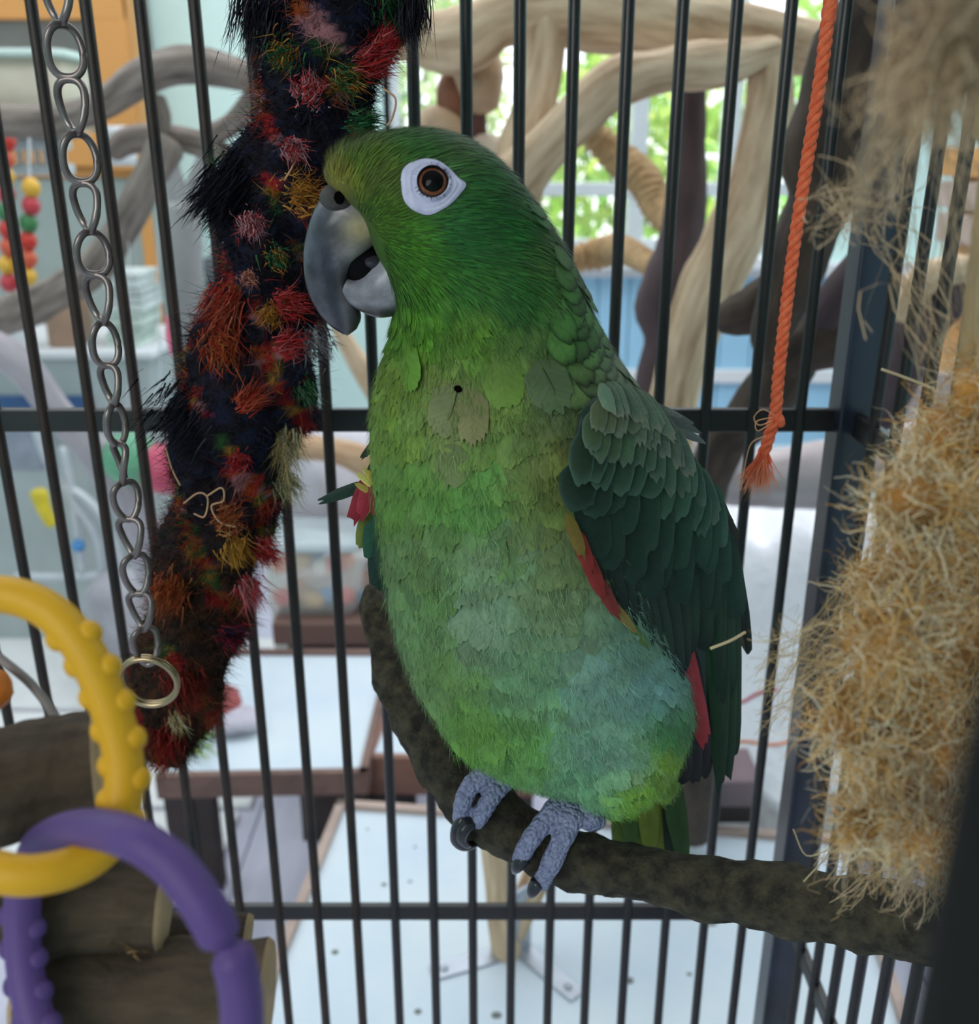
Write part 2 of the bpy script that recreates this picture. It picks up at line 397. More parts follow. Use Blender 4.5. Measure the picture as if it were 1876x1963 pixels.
A1 = A0+e*.66
tray('play_tray', 'white board tray with a pale pine rim under the pale driftwood', [A0, A1, A1+s*.56, A0+s*.56], zt, mt_pine, specks=26)
B = [PZ(318, 1488, zt), PZ(690, 1480, zt), PZ(742, 1258, zt), PZ(350, 1256, zt)]
tray('play_tray', 'white board tray with a dark brown rim and a red toy on it', B, zt, mt_brown, th=.03)
Cc = [PZ(716, 1446, zt), PZ(1010, 1452, zt), PZ(1010, 1330, zt), PZ(762, 1330, zt)]
tray('play_tray', 'pale tray with a thick reddish brown front edge behind the perch', Cc, zt, M('red_brown_edge', (140, 100, 86), .6, .2, grain=(3, 12, 1)), th=.062, up=.003)
# crate with a tub of treats
zc = .52
c0, c1 = PZ(520, 1196, zc), PZ(790, 1196, zc)
cr = thing('wooden_crate', 'low brown wooden crate carrying the clear treat tub', 'crate', (c0.x+.1, c0.y+.1, 0))
v, f = box(c0.x, c1.x, c0.y, c0.y+.26, zc-.045, zc, .003); obj('lid_board', v, f, mt_brown, cr, smooth=False)
v, f = box(c0.x+.02, c1.x-.02, c0.y+.03, c0.y+.24, 0, zc-.045, .003); obj('crate_body', v, f, mt_dark, cr, smooth=False)
tb = PZ(598, 1186, zc)
tub = thing('treat_tub', 'clear plastic tub of treats with red and blue pieces inside', 'tub', (tb.x, tb.y+.07, zc))
mt_tub = clear_mat('clear_plastic', (236, 240, 238), .62, .15)
def rrect(cx, cy, hx, hy, r, n=5):
    o = []
    for qx, qy, a0 in ((1, 1, 0), (-1, 1, 90), (-1, -1, 180), (1, -1, 270)):
        for k in range(n): a = math.radians(a0+90*k/(n-1)); o.append((cx+qx*(hx-r)+r*math.cos(a), cy+qy*(hy-r)+r*math.sin(a)))
    return o
def rprism(cx, cy, prof):
    vs_, fs = [], []
    for hx, hy, z in prof: vs_ += [(x, y, z) for x, y in rrect(cx, cy, hx, hy, min(hx, hy)*.35)]
    n = 20
    for k in range(len(prof)-1):
        for j in range(n): fs.append((k*n+j, k*n+(j+1) % n, (k+1)*n+(j+1) % n, (k+1)*n+j))
    fs.append(tuple(range(n-1, -1, -1))); fs.append(tuple((len(prof)-1)*n+j for j in range(n))); return np.array(vs_), fs
v, f = rprism(tb.x, tb.y+.07, [(.082, .06, zc), (.088, .066, zc+.02), (.09, .068, zc+.135)]); obj('tub_body', v, f, mt_tub, tub)
v, f = rprism(tb.x, tb.y+.07, [(.093, .071, zc+.135), (.095, .073, zc+.14), (.093, .07, zc+.152)]); obj('lid', v, f, clear_mat('clear_lid', (214, 226, 232), .3), tub)
for k in range(14):
    col = [(225, 60, 50), (235, 130, 60), (190, 140, 80), (222, 180, 120), (90, 160, 220), (240, 236, 228)][k % 6]
    z = zc+(.022 if k < 7 else .088)
    v, f = ball((tb.x-.06+(k % 7)*.02, tb.y+.045+random.uniform(-.02, .03), z+random.uniform(0, .012)), (.021, .016, .019), 6, .3, 60, k)
    obj('treat', v, f, M('treat_%d' % (k % 6), col, .6), tub)
v, f, uv = tube(spline([PZ(692, 1150, zc+.014)+V((0, 0, .0)), PZ(712, 1140, zc+.03), PZ(742, 1130, zc+.045)], 8), [.008, .016, .022, .026, .028, .03, .03, .028], 10, flat=.6); obj('plastic_scoop', v, f, M('sky_blue_plastic', (110, 185, 225), .4), label='sky blue plastic scoop beside the treat tub', cat='scoop')
# red toy and sprig on the brown-rimmed tray
q = PZ(432, 1392, zt)
toy = thing('ball_toy', 'small red and grey shuttle toy on the brown-rimmed tray', 'toy', q)
v, f = ball((q.x-.006, q.y+.01, q.z+.034), .034, 8, .15, 40); obj('ball', v, f, M('dull_red', (176, 92, 92), .7), toy)
v, f = ball((q.x+.012, q.y-.012, q.z+.018), (.05, .03, .018), 8, .3, 30, 4); obj('grey_wrap', v, f, M('grey_wrap', (196, 190, 204), .8), toy)
q = PZ(362, 1432, zt); n = 60
A, fs, C_, U = ribbons(np.array(tuple(q))+RNG.normal(size=(n, 3))*np.array((.018, .02, .004))+np.array((0, 0, .006)), RNG.normal(size=(n, 3))+np.array((0, 0, .6)), RNG.uniform(.02, .05, n), RNG.uniform(.003, .006, n), linA(np.array((150, 185, 110))+RNG.normal(size=(n, 3))*15))
obj('greens_sprig', A, fs, M('sprig', (150, 185, 110), .6, attr=True), cols=C_, uvs=U, label='scattered light green leafy scraps on the brown-rimmed tray', cat='greens')

# pale driftwood tree, standing on the near tray
mt_drift = M('pale_driftwood', (184, 144, 106), .75, .26, grain=(11, 9, 1), bump=.6, bscale=60, rgb2=(236, 208, 174), bdist=.003, cont=(.3, .62))
mt_driftdk = M('dark_driftwood', (46, 35, 28), .8, .4, grain=(8, 14, 1), bump=.6, bscale=50, rgb2=(84, 66, 52), bdist=.003)
mt_plum = M('plum_driftwood', (78, 62, 66), .75, .3, grain=(8, 9, 1), bump=.3, bscale=40, bdist=.003)
mt_grey = M('grey_driftwood', (96, 84, 76), .8, .3, grain=(9, 10, 1), bump=.6, bscale=40, bdist=.003, rgb2=(168, 154, 144), cont=(.3, .68))
def branch(parent, pts, mat, n=26, sides=14, lump=.22, ls=9, seed=0, name='branch', label=None):
    """pts rows: (px, py, Y, half width in px)"""
    c = [PY(a, b, y) for a, b, y, _ in pts]; r = [h/F*proj(q)[2] for q, (_, _, _, h) in zip(c, pts)]
    s_ = spline([(*q, k) for q, k in zip(c, r)], n)
    v, f, uv = tube(s_[:, :3], s_[:, 3], sides, lump=lump, lscale=ls, seed=seed)
    return obj(name, v, f, mat, parent, uvs=uv, label=label)
q = PZ(972, 1836, zt)
pd = thing('driftwood_tree', 'pale driftwood tree with arching limbs standing on the pine-rimmed tray', 'driftwood', q)
branch(pd, [(1048, 40, 1.08, 50), (1040, 120, 1.07, 46), (1022, 220, 1.05, 46), (992, 330, 1.03, 50), (984, 600, 1.0, 44), (976, 1000, .95, 40), (962, 1400, .91, 36), (950, 1600, .885, 32), (958, 1720, .875, 28), (972, 1832, .868, 26)], mt_drift, 40, name='trunk')
branch(pd, [(772, 74, 1.1, 40), (840, 80, 1.09, 56), (905, 72, 1.08, 62), (960, 40, 1.08, 52), (1060, 30, 1.08, 56), (1180, 34, 1.08, 58), (1300, 56, 1.1, 60), (1420, 76, 1.1, 58), (1540, 92, 1.1, 46), (1640, 112, 1.08, 48), (1760, 130, 1.08, 44)], mt_drift, 40, seed=2)
branch(pd, [(985, 352, 1.0, 60), (1040, 292, 1.0, 48), (1110, 218, 1.0, 44), (1190, 156, 1.01, 44), (1290, 132, 1.03, 42), (1390, 124, 1.05, 40), (1480, 96, 1.07, 30)], mt_drift, 30, seed=3)
branch(pd, [(1478, 100, 1.08, 40), (1474, 200, 1.07, 42), (1446, 350, 1.05, 46), (1400, 470, 1.03, 60), (1350, 575, 1.01, 54), (1315, 680, 1.0, 50), (1290, 790, .99, 48), (1268, 960, .97, 42), (1180, 1300, .93, 38), (1060, 1600, .9, 30), (985, 1790, .872, 22)], mt_drift, 40, seed=4)
for a, b in (((985, 1822), (826, 1868)), ((1000, 1822), (1108, 1912))):   # angle brackets
    p0, p1 = PZ(*a, zt), PZ(*b, zt); e = (p1-p0).normalized(); s = V((0, 0, 1)).cross(e)*.011
    v, f = obox(p0-s, p1-p0, s*2, V((0, 0, .003))); o1 = obj('bracket', v, f, M('zinc', (176, 180, 190), .35, .1, metal=.7), pd, smooth=False)
    v, f = obox(p0-s, e*.003, s*2, V((0, 0, .09))); obj('bracket', v, f, MATS['zinc'], pd, smooth=False)
    w_ = p1-e*.015; v, f = ball((w_.x, w_.y, w_.z+.003), (.005, .005, .003), 5); obj('screw', v, f, MATS['zinc'], pd)
pl_ = thing('driftwood_limb', 'upright plum-brown driftwood limb in front of the window', 'driftwood', PZ(1210, 1560, zt))
branch(pl_, [(1330, 150, 1.16, 26), (1324, 250, 1.16, 34), (1312, 390, 1.16, 38), (1296, 500, 1.15, 46), (1268, 580, 1.14, 44), (1272, 650, 1.14, 36), (1244, 740, 1.13, 28), (1230, 1000, 1.1, 30), (1210, 1560, 1.075, 28)], mt_plum, 34, seed=5, lump=.35, ls=14, name='limb')
dd = thing('driftwood_limb', 'dark brown driftwood with a broken stub behind the orange string', 'driftwood', PZ(1330, 1590, zt))
branch(dd, [(1830, -130, .7, 70), (1720, -20, .7, 80), (1640, 90, .7, 76), (1606, 190, .7, 70), (1570, 290, .7, 66), (1572, 380, .7, 62), (1530, 480, .69, 58), (1500, 570, .69, 52), (1476, 640, .69, 42), (1474, 684, .69, 24)], mt_driftdk, 40, seed=6, name='limb', lump=.28, ls=16)
branch(dd, [(1500, 560, .72, 50), (1450, 590, .72, 46), (1420, 600, .73, 42), (1396, 604, .74, 34)], mt_driftdk, 16, seed=7, name='stub', lump=.35, ls=24)
branch(dd, [(1680, 640, .74, 62), (1600, 650, .75, 58), (1540, 668, .75, 54), (1500, 700, .76, 50)], mt_driftdk, 18, seed=8, name='cross_limb')
branch(dd, [(1520, 690, .76, 46), (1470, 760, .77, 50), (1420, 820, .79, 46), (1380, 860, .8, 44), (1350, 1000, .84, 40), (1340, 1300, .93, 40), (1330, 1590, 1.04, 40)], mt_driftdk, 26, seed=9, name='lower_limb')
branch(dd, [(1690, 470, .74, 40), (1640, 540, .74, 42), (1590, 610, .75, 46), (1560, 640, .75, 40)], mt_plum, 14, seed=11, name='cross_limb')
# rope-wrapped perches by the window
mt_sisal = M('wrapped_rope', (188, 154, 112), .9, .25, 90, bump=.4, bscale=160)
for lab, pts in (('knobbly tan rope-wrapped perch sloping in front of the window', [(1120, 240, 1.3, 26), (1170, 290, 1.3, 30), (1230, 340, 1.26, 32), (1262, 400, 1.22, 28), (1298, 440, 1.165, 22)]),
                 ('short orange-tan rope-wrapped perch level with the parrot nape', [(1080, 500, 1.35, 24), (1140, 488, 1.35, 28), (1190, 478, 1.3, 26), (1262, 515, 1.15, 20)])):
    c = [PY(a, b, y) for a, b, y, _ in pts]; s_ = spline([(*q, h/F*proj(q)[2]) for q, (_, _, _, h) in zip(c, pts)], 60)
    v, f, uv = tube(s_[:, :3], s_[:, 3], 14, rfun=lambda q, l, t: 1+.12*math.sin(l*2*math.pi/.012+q)); obj('rope_perch', v, f, mt_sisal, uvs=uv, label=lab, cat='perch')
# wooden toy parts hanging behind the parrot's crown
wt = thing('wooden_toy', 'hanging wooden toy of a brown disc, pale knob and post behind the crown', 'toy', PY(880, 250, 1.13))
for nm, (a, b), r, rgb in (('disc', (864, 190), (.021, .012, .034), (132, 84, 62)), ('knob', (842, 246), (.036, .03, .028), (206, 176, 146)), ('block', (918, 150), (.032, .03, .045), (190, 160, 130)), ('knob', (940, 292), (.035, .03, .022), (216, 200, 180))):
    q = PY(a, b, 1.13); v, f = ball(q, tuple(k*.84 for k in r), 8, .15, 40, a); obj(nm, v, f, M('toy_wood_%d' % a, rgb, .6, .2, 40), wt)
v, f, uv = tube([PY(908, 76, 1.12), PY(914, 190, 1.14), PY(918, 290, 1.14)], .010, 10); obj('post', v, f, M('plum_post', (96, 60, 56), .6), wt, uvs=uv)
# ---------------------------------------------------------------- clutter further back, right side
lg = thing('driftwood_log', 'thick lavender-grey driftwood trunk lying above the white sheet', 'driftwood', PY(1450, 980, 1.35))
branch(lg, [(1250, 860, 1.3, 50), (1340, 890, 1.3, 58), (1440, 920, 1.32, 62), (1560, 915, 1.34, 64), (1680, 890, 1.36, 62), (1800, 860, 1.38, 60)], M('lavender_wood', (178, 162, 162), .8, .2, grain=(8, 8, 1), rgb2=(206, 194, 196)), 26, seed=12, name='trunk')
# white sheet draped over a box
nx, nz = 46, 40; vs_, fs = [], []
for j in range(nz+1):
    for i in range(nx+1):
        u, w_ = i/nx, j/nz
        x = .24+u*.42; fold = .012*math.sin(u*23+w_*2)+.016*noise.noise(V((u*7, w_*6, 1)))
        if w_ < .45: y, z = 1.74-w_/.45*.32, .80-.02*w_+fold*1.2
        else: y, z = 1.42-(w_-.45)/.55*.30+fold*.9, .79-(w_-.45)/.55*.28+fold
        vs_.append((x, y, z))
for j in range(nz):
    for i in range(nx): a = j*(nx+1)+i; fs.append((a, a+1, a+nx+2, a+nx+1))
sh = obj('plastic_sheet', vs_, fs, M('white_sheet', (240, 240, 246), .4, .04, 12, bump=.6, bscale=26, bdist=.01), label='crumpled white plastic sheet draped behind the parrot wing', cat='sheet')
m_ = sh.modifiers.new('thickness', 'SOLIDIFY'); m_.thickness = .002
v, f = box(.27, .63, 1.47, 1.7, 0, .755, .01); obj('storage_box', v, f, M('cream_box', (214, 204, 196), .7), label='cream storage box under the white plastic sheet', cat='box')
a, b = PZ(1308, 1590, .5), PZ(1452, 1590, .5)
bxx = thing('brown_box', 'small plum-brown wooden box on the pine-rimmed tray edge', 'box', (a.x, a.y, .5))
v, f = box(a.x, b.x, a.y+.0, a.y+.08, .535, .575, .003); obj('lid', v, f, M('plum_box', (128, 106, 112), .6, .15), bxx, smooth=False)
v, f = box(a.x+.004, b.x-.004, a.y+.012, a.y+.075, .5, .537, .002); obj('box_body', v, f, M('dark_box', (66, 58, 58), .8), bxx, smooth=False)  # box body, darker than its lid
for lab, rgb, pts in (('thin crimson string trailing over the white sheet', (200, 70, 90), [(1395, 1352), (1425, 1345), (1452, 1330), (1490, 1322)]), ('thin orange string trailing low over the white sheet', (232, 140, 90), [(1395, 1424), (1430, 1422), (1480, 1428), (1520, 1420)])):
    v, f, uv = tube(spline([PY(a, b, 1.10) for a, b in pts], 20), .0022, 6); obj('string', v, f, M('str_%d' % rgb[1], rgb, .8), uvs=uv, label=lab, cat='string')
# things seen between the bars of the side wall
mt_orange = M('orange_wood', (206, 138, 70), .5, .2, grain=(3, 9, 1), rgb2=(226, 164, 92))
bn = thing('wooden_bench', 'orange wooden bench with pale planks seen past the corner post', 'bench', (1.35, 2.2, 0))
for k, (z0, z1, m_, y0) in enumerate(((1.30, 1.36, mt_orange, 2.05), (1.235, 1.29, mt_pine, 2.0), (1.165, 1.225, mt_pine, 1.98), (1.02, 1.06, mt_orange, 2.1))):
    v, f = box(1.0, 1.8, y0, y0+.3, z0, z1, .004); obj('plank', v, f, m_, bn, smooth=False)
for x in (1.03, 1.74):
    v, f = box(x, x+.05, 2.12, 2.3, 0, 1.3, .004); obj('leg', v, f, mt_orange, bn, smooth=False)
pr = thing('driftwood_limb', 'pale curved driftwood seen through the side wall of the cage', 'driftwood', (.62, 1.2, .2))
branch(pr, [(1720, 600, 1.2, 26), (1760, 545, 1.2, 32), (1810, 525, 1.2, 34), (1900, 520, 1.2, 34)], mt_drift, 18, seed=13, name='limb')
branch(pr, [(1690, 800, 1.22, 40), (1740, 680, 1.22, 44), (1780, 600, 1.21, 44), (1840, 560, 1.2, 36)], mt_plum, 18, seed=14, name='limb')
v, f = box(.7, 1.2, 1.62, 1.64, 0, 1.0); obj('grey_screen', v, f, M('grey_screen', (168, 158, 160), .7, .1, 8), label='plain grey-pink screen behind the side wall of the cage', cat='screen')

# ---------------------------------------------------------------- left side of the room
hx0, hx1, hy = -1.75, -.995, 2.98
hu = thing('hutch_cabinet', 'orange wooden hutch with a glazed door against the mint wall', 'cabinet', (-1.37, 3.08, 0))
v, f = box(hx0, hx1, hy+.03, 3.19, 0, 1.28, .003); obj('lower_cabinet', v, f, M('grey_green_cabinet', (150, 160, 156), .6, .1, 4), hu, smooth=False)
v, f = box(hx0, hx1, 3.15, 3.19, 1.28, 2.1); obj('back_panel', v, f, M('cabinet_inside', (130, 120, 108), .7, .2, 6), hu, smooth=False)
for b_ in ((hx1-.035, hx1, hy+.02, 3.19, 0, 2.1), (hx0, hx0+.03, hy+.02, 3.19, 1.28, 2.1), (hx0, hx1, hy+.02, 3.19, 1.28, 1.31), (hx0, hx1, hy+.02, 3.19, 1.78, 1.81)):
    v, f = box(*b_, .003); obj('side_panel', v, f, mt_orange, hu, smooth=False)
dr = thing('door', None, None, (-1.2, hy, 1.3), parent=hu)
for b_ in ((hx1-.10, hx1-.005), (hx0+.0, hx0+.07)):
    v, f = box(*b_, hy, hy+.022, 1.30, 2.1, .004); obj('stile', v, f, mt_orange, dr, smooth=False)
for z0, z1 in ((1.31, 1.40), (1.69, 1.76)):
    v, f = box(hx0, hx1-.005, hy-.001, hy+.023, z0, z1, .004); obj('door_rail', v, f, mt_orange, dr, smooth=False)
v, f = box(hx0+.06, hx1-.09, hy+.008, hy+.012, 1.38, 2.1); obj('pane', v, f, gl, dr, smooth=False)
for k, (x, r, h) in enumerate(((-1.18, .05, .16), (-1.32, .06, .1), (-1.5, .07, .2))):
    v, f = lathe((x, 3.08, 1.31), [(r*.6, 0), (r, h*.3), (r*.9, h*.8), (r*.5, h)], 16)
    obj('glass_jar', v, f, M('jar_%d' % k, [(196, 180, 150), (150, 150, 130), (206, 200, 190)][k], .3), label=['cream stoneware jar inside the glazed hutch', 'low olive bowl inside the glazed hutch', 'tall white vase inside the glazed hutch'][k], cat='jar')
wc = thing('work_counter', 'grey-green counter crowded with bird things below the hutch', 'counter', (-1.4, 2.75, 0))
v, f = box(-1.9, -.9, 2.56, 2.97, 0, .84, .01); obj('counter_body', v, f, M('counter_grey', (176, 184, 184), .5, .1, 5), wc, smooth=False)
v, f = box(-1.92, -.88, 2.54, 2.98, .84, .86, .004); obj('counter_top', v, f, mt_white, wc, smooth=False)
v, f = box(-1.42, -1.06, 2.548, 2.57, .66, .74, .004); obj('drawer', v, f, M('deep_blue', (56, 92, 140), .5), wc, smooth=False)
# storage bin, jar, books, tins on the counter
sb = thing('storage_bin', 'translucent cream storage bin with a flat lid', 'bin', (-1.27, 2.2, .9))
q = PY(45, 165, 2.2)
v, f = rprism(q.x-.02, 2.25, [(.10, .08, q.z-.075), (.12, .10, q.z+.05)]); obj('bin_body', v, f, M('cream_plastic', (208, 198, 178), .35, .05), sb)
v, f = rprism(q.x-.02, 2.25, [(.13, .11, q.z+.05), (.13, .11, q.z+.066)]); obj('lid', v, f, M('pale_mint_plastic', (206, 226, 218), .35, .05), sb)
SHZ = q.z-.1
v, f = box(-1.9, -.95, 2.1, 2.42, q.z-.1, q.z-.075, .003); sf = obj('wall_shelf', v, f, mt_grey, label='long grey shelf carrying the cream storage bin', cat='shelf', smooth=False)
q = PY(222, 262, 2.3); jr = thing('storage_jar', 'white jar with a ridged lid on the grey shelf end', 'jar', (q.x, 2.3, q.z-.06))
v, f = lathe((q.x, 2.3, q.z-.06), [(.035, 0), (.04, .02), (.04, .05), (.03, .06)], 18); obj('jar_body', v, f, mt_white, jr)
v, f = lathe((q.x, 2.3, q.z), [(.036, 0), (.037, .01), (.036, .022)], 18); obj('lid', v, f, mt_white, jr)
for k, (px, py, wpx, hpx, rgb, nm, lab) in enumerate((
    (70, 290, 90, 70, (176, 190, 190), 'wire_rack', 'grey wire rack of jars behind the chain'),
    (235, 631, 55, 70, (206, 220, 210), 'book_stack', 'stack of pale green books behind the chain'),
    (235, 560, 55, 72, (214, 222, 220), 'paper_stack', 'stack of white papers behind the chain'),
    (118, 655, 38, 100, (168, 136, 114), 'cardboard_box', 'brown cardboard box on end beside the papers'),
    (25, 590, 40, 50, (226, 228, 226), 'enamel_pot', 'white enamel pot on the counter'),
    (420, 560, 40, 130, (88, 94, 100), 'speaker_box', 'dark grey upright speaker box by the mint wall'))):
    y = 2.6 if k < 5 else 3.06
    a, b = PY(px-wpx/2, py+hpx/2, y), PY(px+wpx/2, py-hpx/2, y)
    if 3 <= k < 5: b.z += .86-a.z; a.z = .86
    if k == 0: y = 2.38; a, b = PY(px-wpx/2, py+hpx/2, y), PY(px+wpx/2, py-hpx/2, y); b.z = SHZ-.012
    if k == 2: a.z = TOP; b.z = TOP+.1
    if k == 1: b.z += .86-a.z; a.z = .86; TOP = b.z
    if nm == 'wire_rack':
        t = thing(nm, lab, 'rack', (a.x, y, a.z))
        for i in range(7): v, f, uv = tube([(a.x+(b.x-a.x)*i/6, y, a.z), (a.x+(b.x-a.x)*i/6, y, (a.z+b.z)/2), (a.x+(b.x-a.x)*i/6, y, b.z)], .006, 6); obj('wire', v, f, mt_frame, t, uvs=uv)
        for z in (a.z, b.z): v, f = box(a.x, b.x, y-.01, y+.06, z-.012, z+.012, .003); obj('rail', v, f, mt_frame, t)
    elif 'stack' in nm:
        t = thing(nm, lab, 'stack', (a.x, y, a.z)); n = 5
        for i in range(n):
            j = random.uniform(-.01, .01); h = (b.z-a.z)/n
            v, f = box(a.x+j, b.x+j, y, y+.16, a.z+i*h, a.z+(i+.85)*h, .002); obj('sheet' if k == 2 else 'book', v, f, M('stack%d%d' % (k, i % 3), tuple(c-i % 3*14 for c in rgb), .6), t, smooth=False)
    elif nm == 'enamel_pot':
        v, f = lathe(((a.x+b.x)/2, y, a.z), [(.03, 0), (.036, .01), (.036, b.z-a.z-.01), (.039, b.z-a.z)], 20); obj(nm, v, f, mt_white, label=lab, cat='pot')
    else:
        v, f = box(a.x, b.x, y, y+(.14 if k < 5 else .135), a.z, b.z, .006); obj(nm, v, f, M('bx_%s' % nm, rgb, .6, .12, 20), label=lab, cat='box')
for z in (.86, ):
    pass
# strings of beads
for k, (x, lab) in enumerate(((14, 'string of red, yellow and green beads at the far left'), (56, 'shorter string of red and yellow beads next to the first'))):
    t = thing('bead_string', lab, 'bead string', PY(x, 560, 1.9)); y = 1.9
    for i in range(9 if k == 0 else 6):
        q = PY(x+random.uniform(-4, 4), 270+i*34+k*90, y); c = [(196, 52, 40), (222, 172, 60), (60, 120, 70), (206, 90, 60), (190, 60, 70)][(i*3+k) % 5]
        v, f = ball(q, (.017, .017, .019), 6); obj('bead', v, f, M('bead%d' % ((i*3+k) % 5), c, .35), t)
    v, f, uv = tube([PY(x, 230, y), PY(x, 400, y), PY(x, 575, y)], .002, 5); obj('cord', v, f, mt_white, t, uvs=uv)
for px, py, rgb, lab in ((328, 645, (232, 110, 140), 'small pink plastic bead toy by the rusty bars'), ):
    v, f, uv = tube([PY(px-4, py-38, 1.5), PY(px, py, 1.5), PY(px+4, py+34, 1.5)], [.005, .009, .005], 8); bt = thing('bead_toy', lab, 'toy', PY(px, py, 1.5)); obj('bead', v, f, M('pink_bead', rgb, .4), bt, uvs=uv)
    v, f, uv = tube([PY(306, 262, 1.53), PY(312, 430, 1.5), PY(px-4, py-38, 1.5)], .0012, 5); obj('cord', v, f, mt_white, bt, uvs=uv)
# grey driftwood on the left
gd = thing('driftwood_tree', 'grey driftwood with crossing looping limbs behind the chain', 'driftwood', PY(150, 1060, 1.6))
branch(gd, [(-60, 228, 1.5, 34), (60, 232, 1.5, 32), (150, 218, 1.5, 28), (215, 190, 1.5, 32), (270, 150, 1.5, 36), (330, 128, 1.5, 34), (400, 128, 1.5, 32), (500, 150, 1.5, 26)], mt_grey, 30, seed=21)
branch(gd, [(216, 290, 1.55, 18), (250, 268, 1.55, 26), (310, 262, 1.55, 26), (380, 276, 1.55, 24), (440, 300, 1.55, 18), (480, 330, 1.55, 12)], mt_grey, 24, seed=22)
branch(gd, [(400, 262, 1.55, 20), (440, 240, 1.55, 20), (480, 200, 1.52, 22), (520, 150, 1.5, 24)], mt_grey, 14, seed=26)
branch(gd, [(318, 280, 1.5, 34), (280, 350, 1.5, 34), (240, 430, 1.52, 30), (180, 510, 1.53, 34), (90, 570, 1.55, 36), (-30, 622, 1.58, 38)], mt_grey, 26, seed=23)
branch(gd, [(304, 190, 1.52, 14), (312, 230, 1.52, 16), (300, 270, 1.52, 14)], mt_grey, 10, seed=24)
branch(gd, [(-60, 640, 1.45, 28), (40, 700, 1.46, 30), (110, 790, 1.48, 30), (190, 880, 1.5, 36), (260, 980, 1.55, 40), (300, 1100, 1.65, 36)], M('pale_grey_wood', (180, 172, 178), .7, .2, grain=(8, 8, 1)), 26, seed=25)
po = thing('grey_post', 'tapering grey post with a forked top standing before the mint wall', 'post', (PY(345, 700, 1.9).x, 1.9, 0))
branch(po, [(352, 400, 1.9, 34), (358, 560, 1.9, 32), (366, 740, 1.9, 31), (384, 1250, 1.9, 28), (402, 1492, 1.9, 27)], M('grey_tube', (150, 150, 150), .6, .15, 6), 16, lump=.05, name='shaft')
branch(po, [(352, 410, 1.9, 24), (332, 340, 1.9, 18), (326, 280, 1.9, 12)], MATS['grey_tube'], 10, lump=.05, name='fork')
branch(po, [(352, 410, 1.9, 22), (378, 340, 1.9, 16), (392, 290, 1.9, 11)], MATS['grey_tube'], 10, lump=.05, name='fork')
# folding chair frame, toys and mats near the floor
ch = thing('folding_chair', 'white tubular folding chair frame beyond the chain', 'chair', PZ(170, 1120, 0))
mt_tube = M('grey_white_tube', (202, 206, 212), .35, .08, metal=.2)
for pts in ([(60, 800), (90, 880), (140, 960), (185, 1030), (200, 1120)], [(110, 930), (150, 945), (190, 985), (225, 1060), (235, 1120)], [(30, 1105), (120, 1106), (200, 1103), (290, 1112)], [(120, 860), (140, 960), (150, 1030), (160, 1100)]):
    v, f, uv = tube(spline([PY(a, b, 2.35) for a, b in pts], 18), .011, 8); obj('tube', v, f, mt_tube, ch, uvs=uv)
a, b = PY(0, 905, 2.4), PY(70, 820, 2.4); v, f = box(a.x, b.x, 2.4, 2.44, a.z, b.z, .006); obj('backrest', v, f, M('grey_shell', (150, 156, 170), .5), ch, smooth=False)
mtm = M('floor_mat', (236, 236, 236), .8, .06, 6, rgb2=(246, 244, 244))
for i, lab in enumerate(('white floor mat lying nearest the hutch counter', 'white floor mat in the middle of the mat row', 'white floor mat lying closest to the trays')):
    y0 = 2.56-i*.4; v, f = box(-1.9, -.5-.02*i, y0-.38, y0, .001, .016, .004); obj('floor_mat', v, f, mtm, label=lab, cat='mat', smooth=False)
q = PY(88, 975, 2.3); v, f, uv = tube(spline([PY(74, 945, 2.3), PY(84, 975, 2.3), PY(98, 1005, 2.3)], 10), np.linspace(.022, .014, 10), 10); obj('yellow_toy', v, f, M('lemon_plastic', (222, 200, 50), .4), uvs=uv, label='lemon yellow plastic toy hooked on the chair frame', cat='toy')
for px, py, r, rgb, lab in ((250, 880, .062, (112, 176, 140), 'mint green play ball hanging behind the chain'), (312, 898, .058, (206, 84, 112), 'rose red play ball hanging beside the green one')):
    r *= .71; q = PY(px, py, 1.5); t = thing('play_ball', lab, 'ball', (q.x, 1.5, q.z-r)); v, f = ball(q, r, 12); obj('shell', v, f, M('ballc%d' % px, rgb, .4, .1), t)
    v, f, uv = tube([(q.x+r*1.01*math.cos(s_), 1.5+r*1.01*math.sin(s_), q.z) for s_ in np.linspace(0, 2*math.pi, 32, endpoint=False)], .002, 6, closed=True); obj('seam', v, f, M('ballc%d' % px, rgb), t, uvs=uv)
    e_ = PY(246 if px < 300 else 300, 425 if px < 300 else 318, 1.51); v, f, uv = tube([e_, (V(e_)+V(q))/2, V(q)+V((0, 0, r))], .0011, 5); obj('cord', v, f, mt_white, t, uvs=uv)
q = PY(290, 1080, 2.33); v, f = ball((q.x, 2.33, .16), (.17, .14, .17), 14, .4, 7, 3); obj('grey_bag', v, f, M('soft_grey', (172, 168, 176), .9, .2, 10), label='slumped grey cloth bag standing on the floor mats', cat='bag')
v, f = ball(PY(150, 1046, 2.335), .017, 8); obj('blue_bead', v, f, M('blue_bead', (74, 140, 200), .4), label='single bright blue bead on the chair frame', cat='bead')
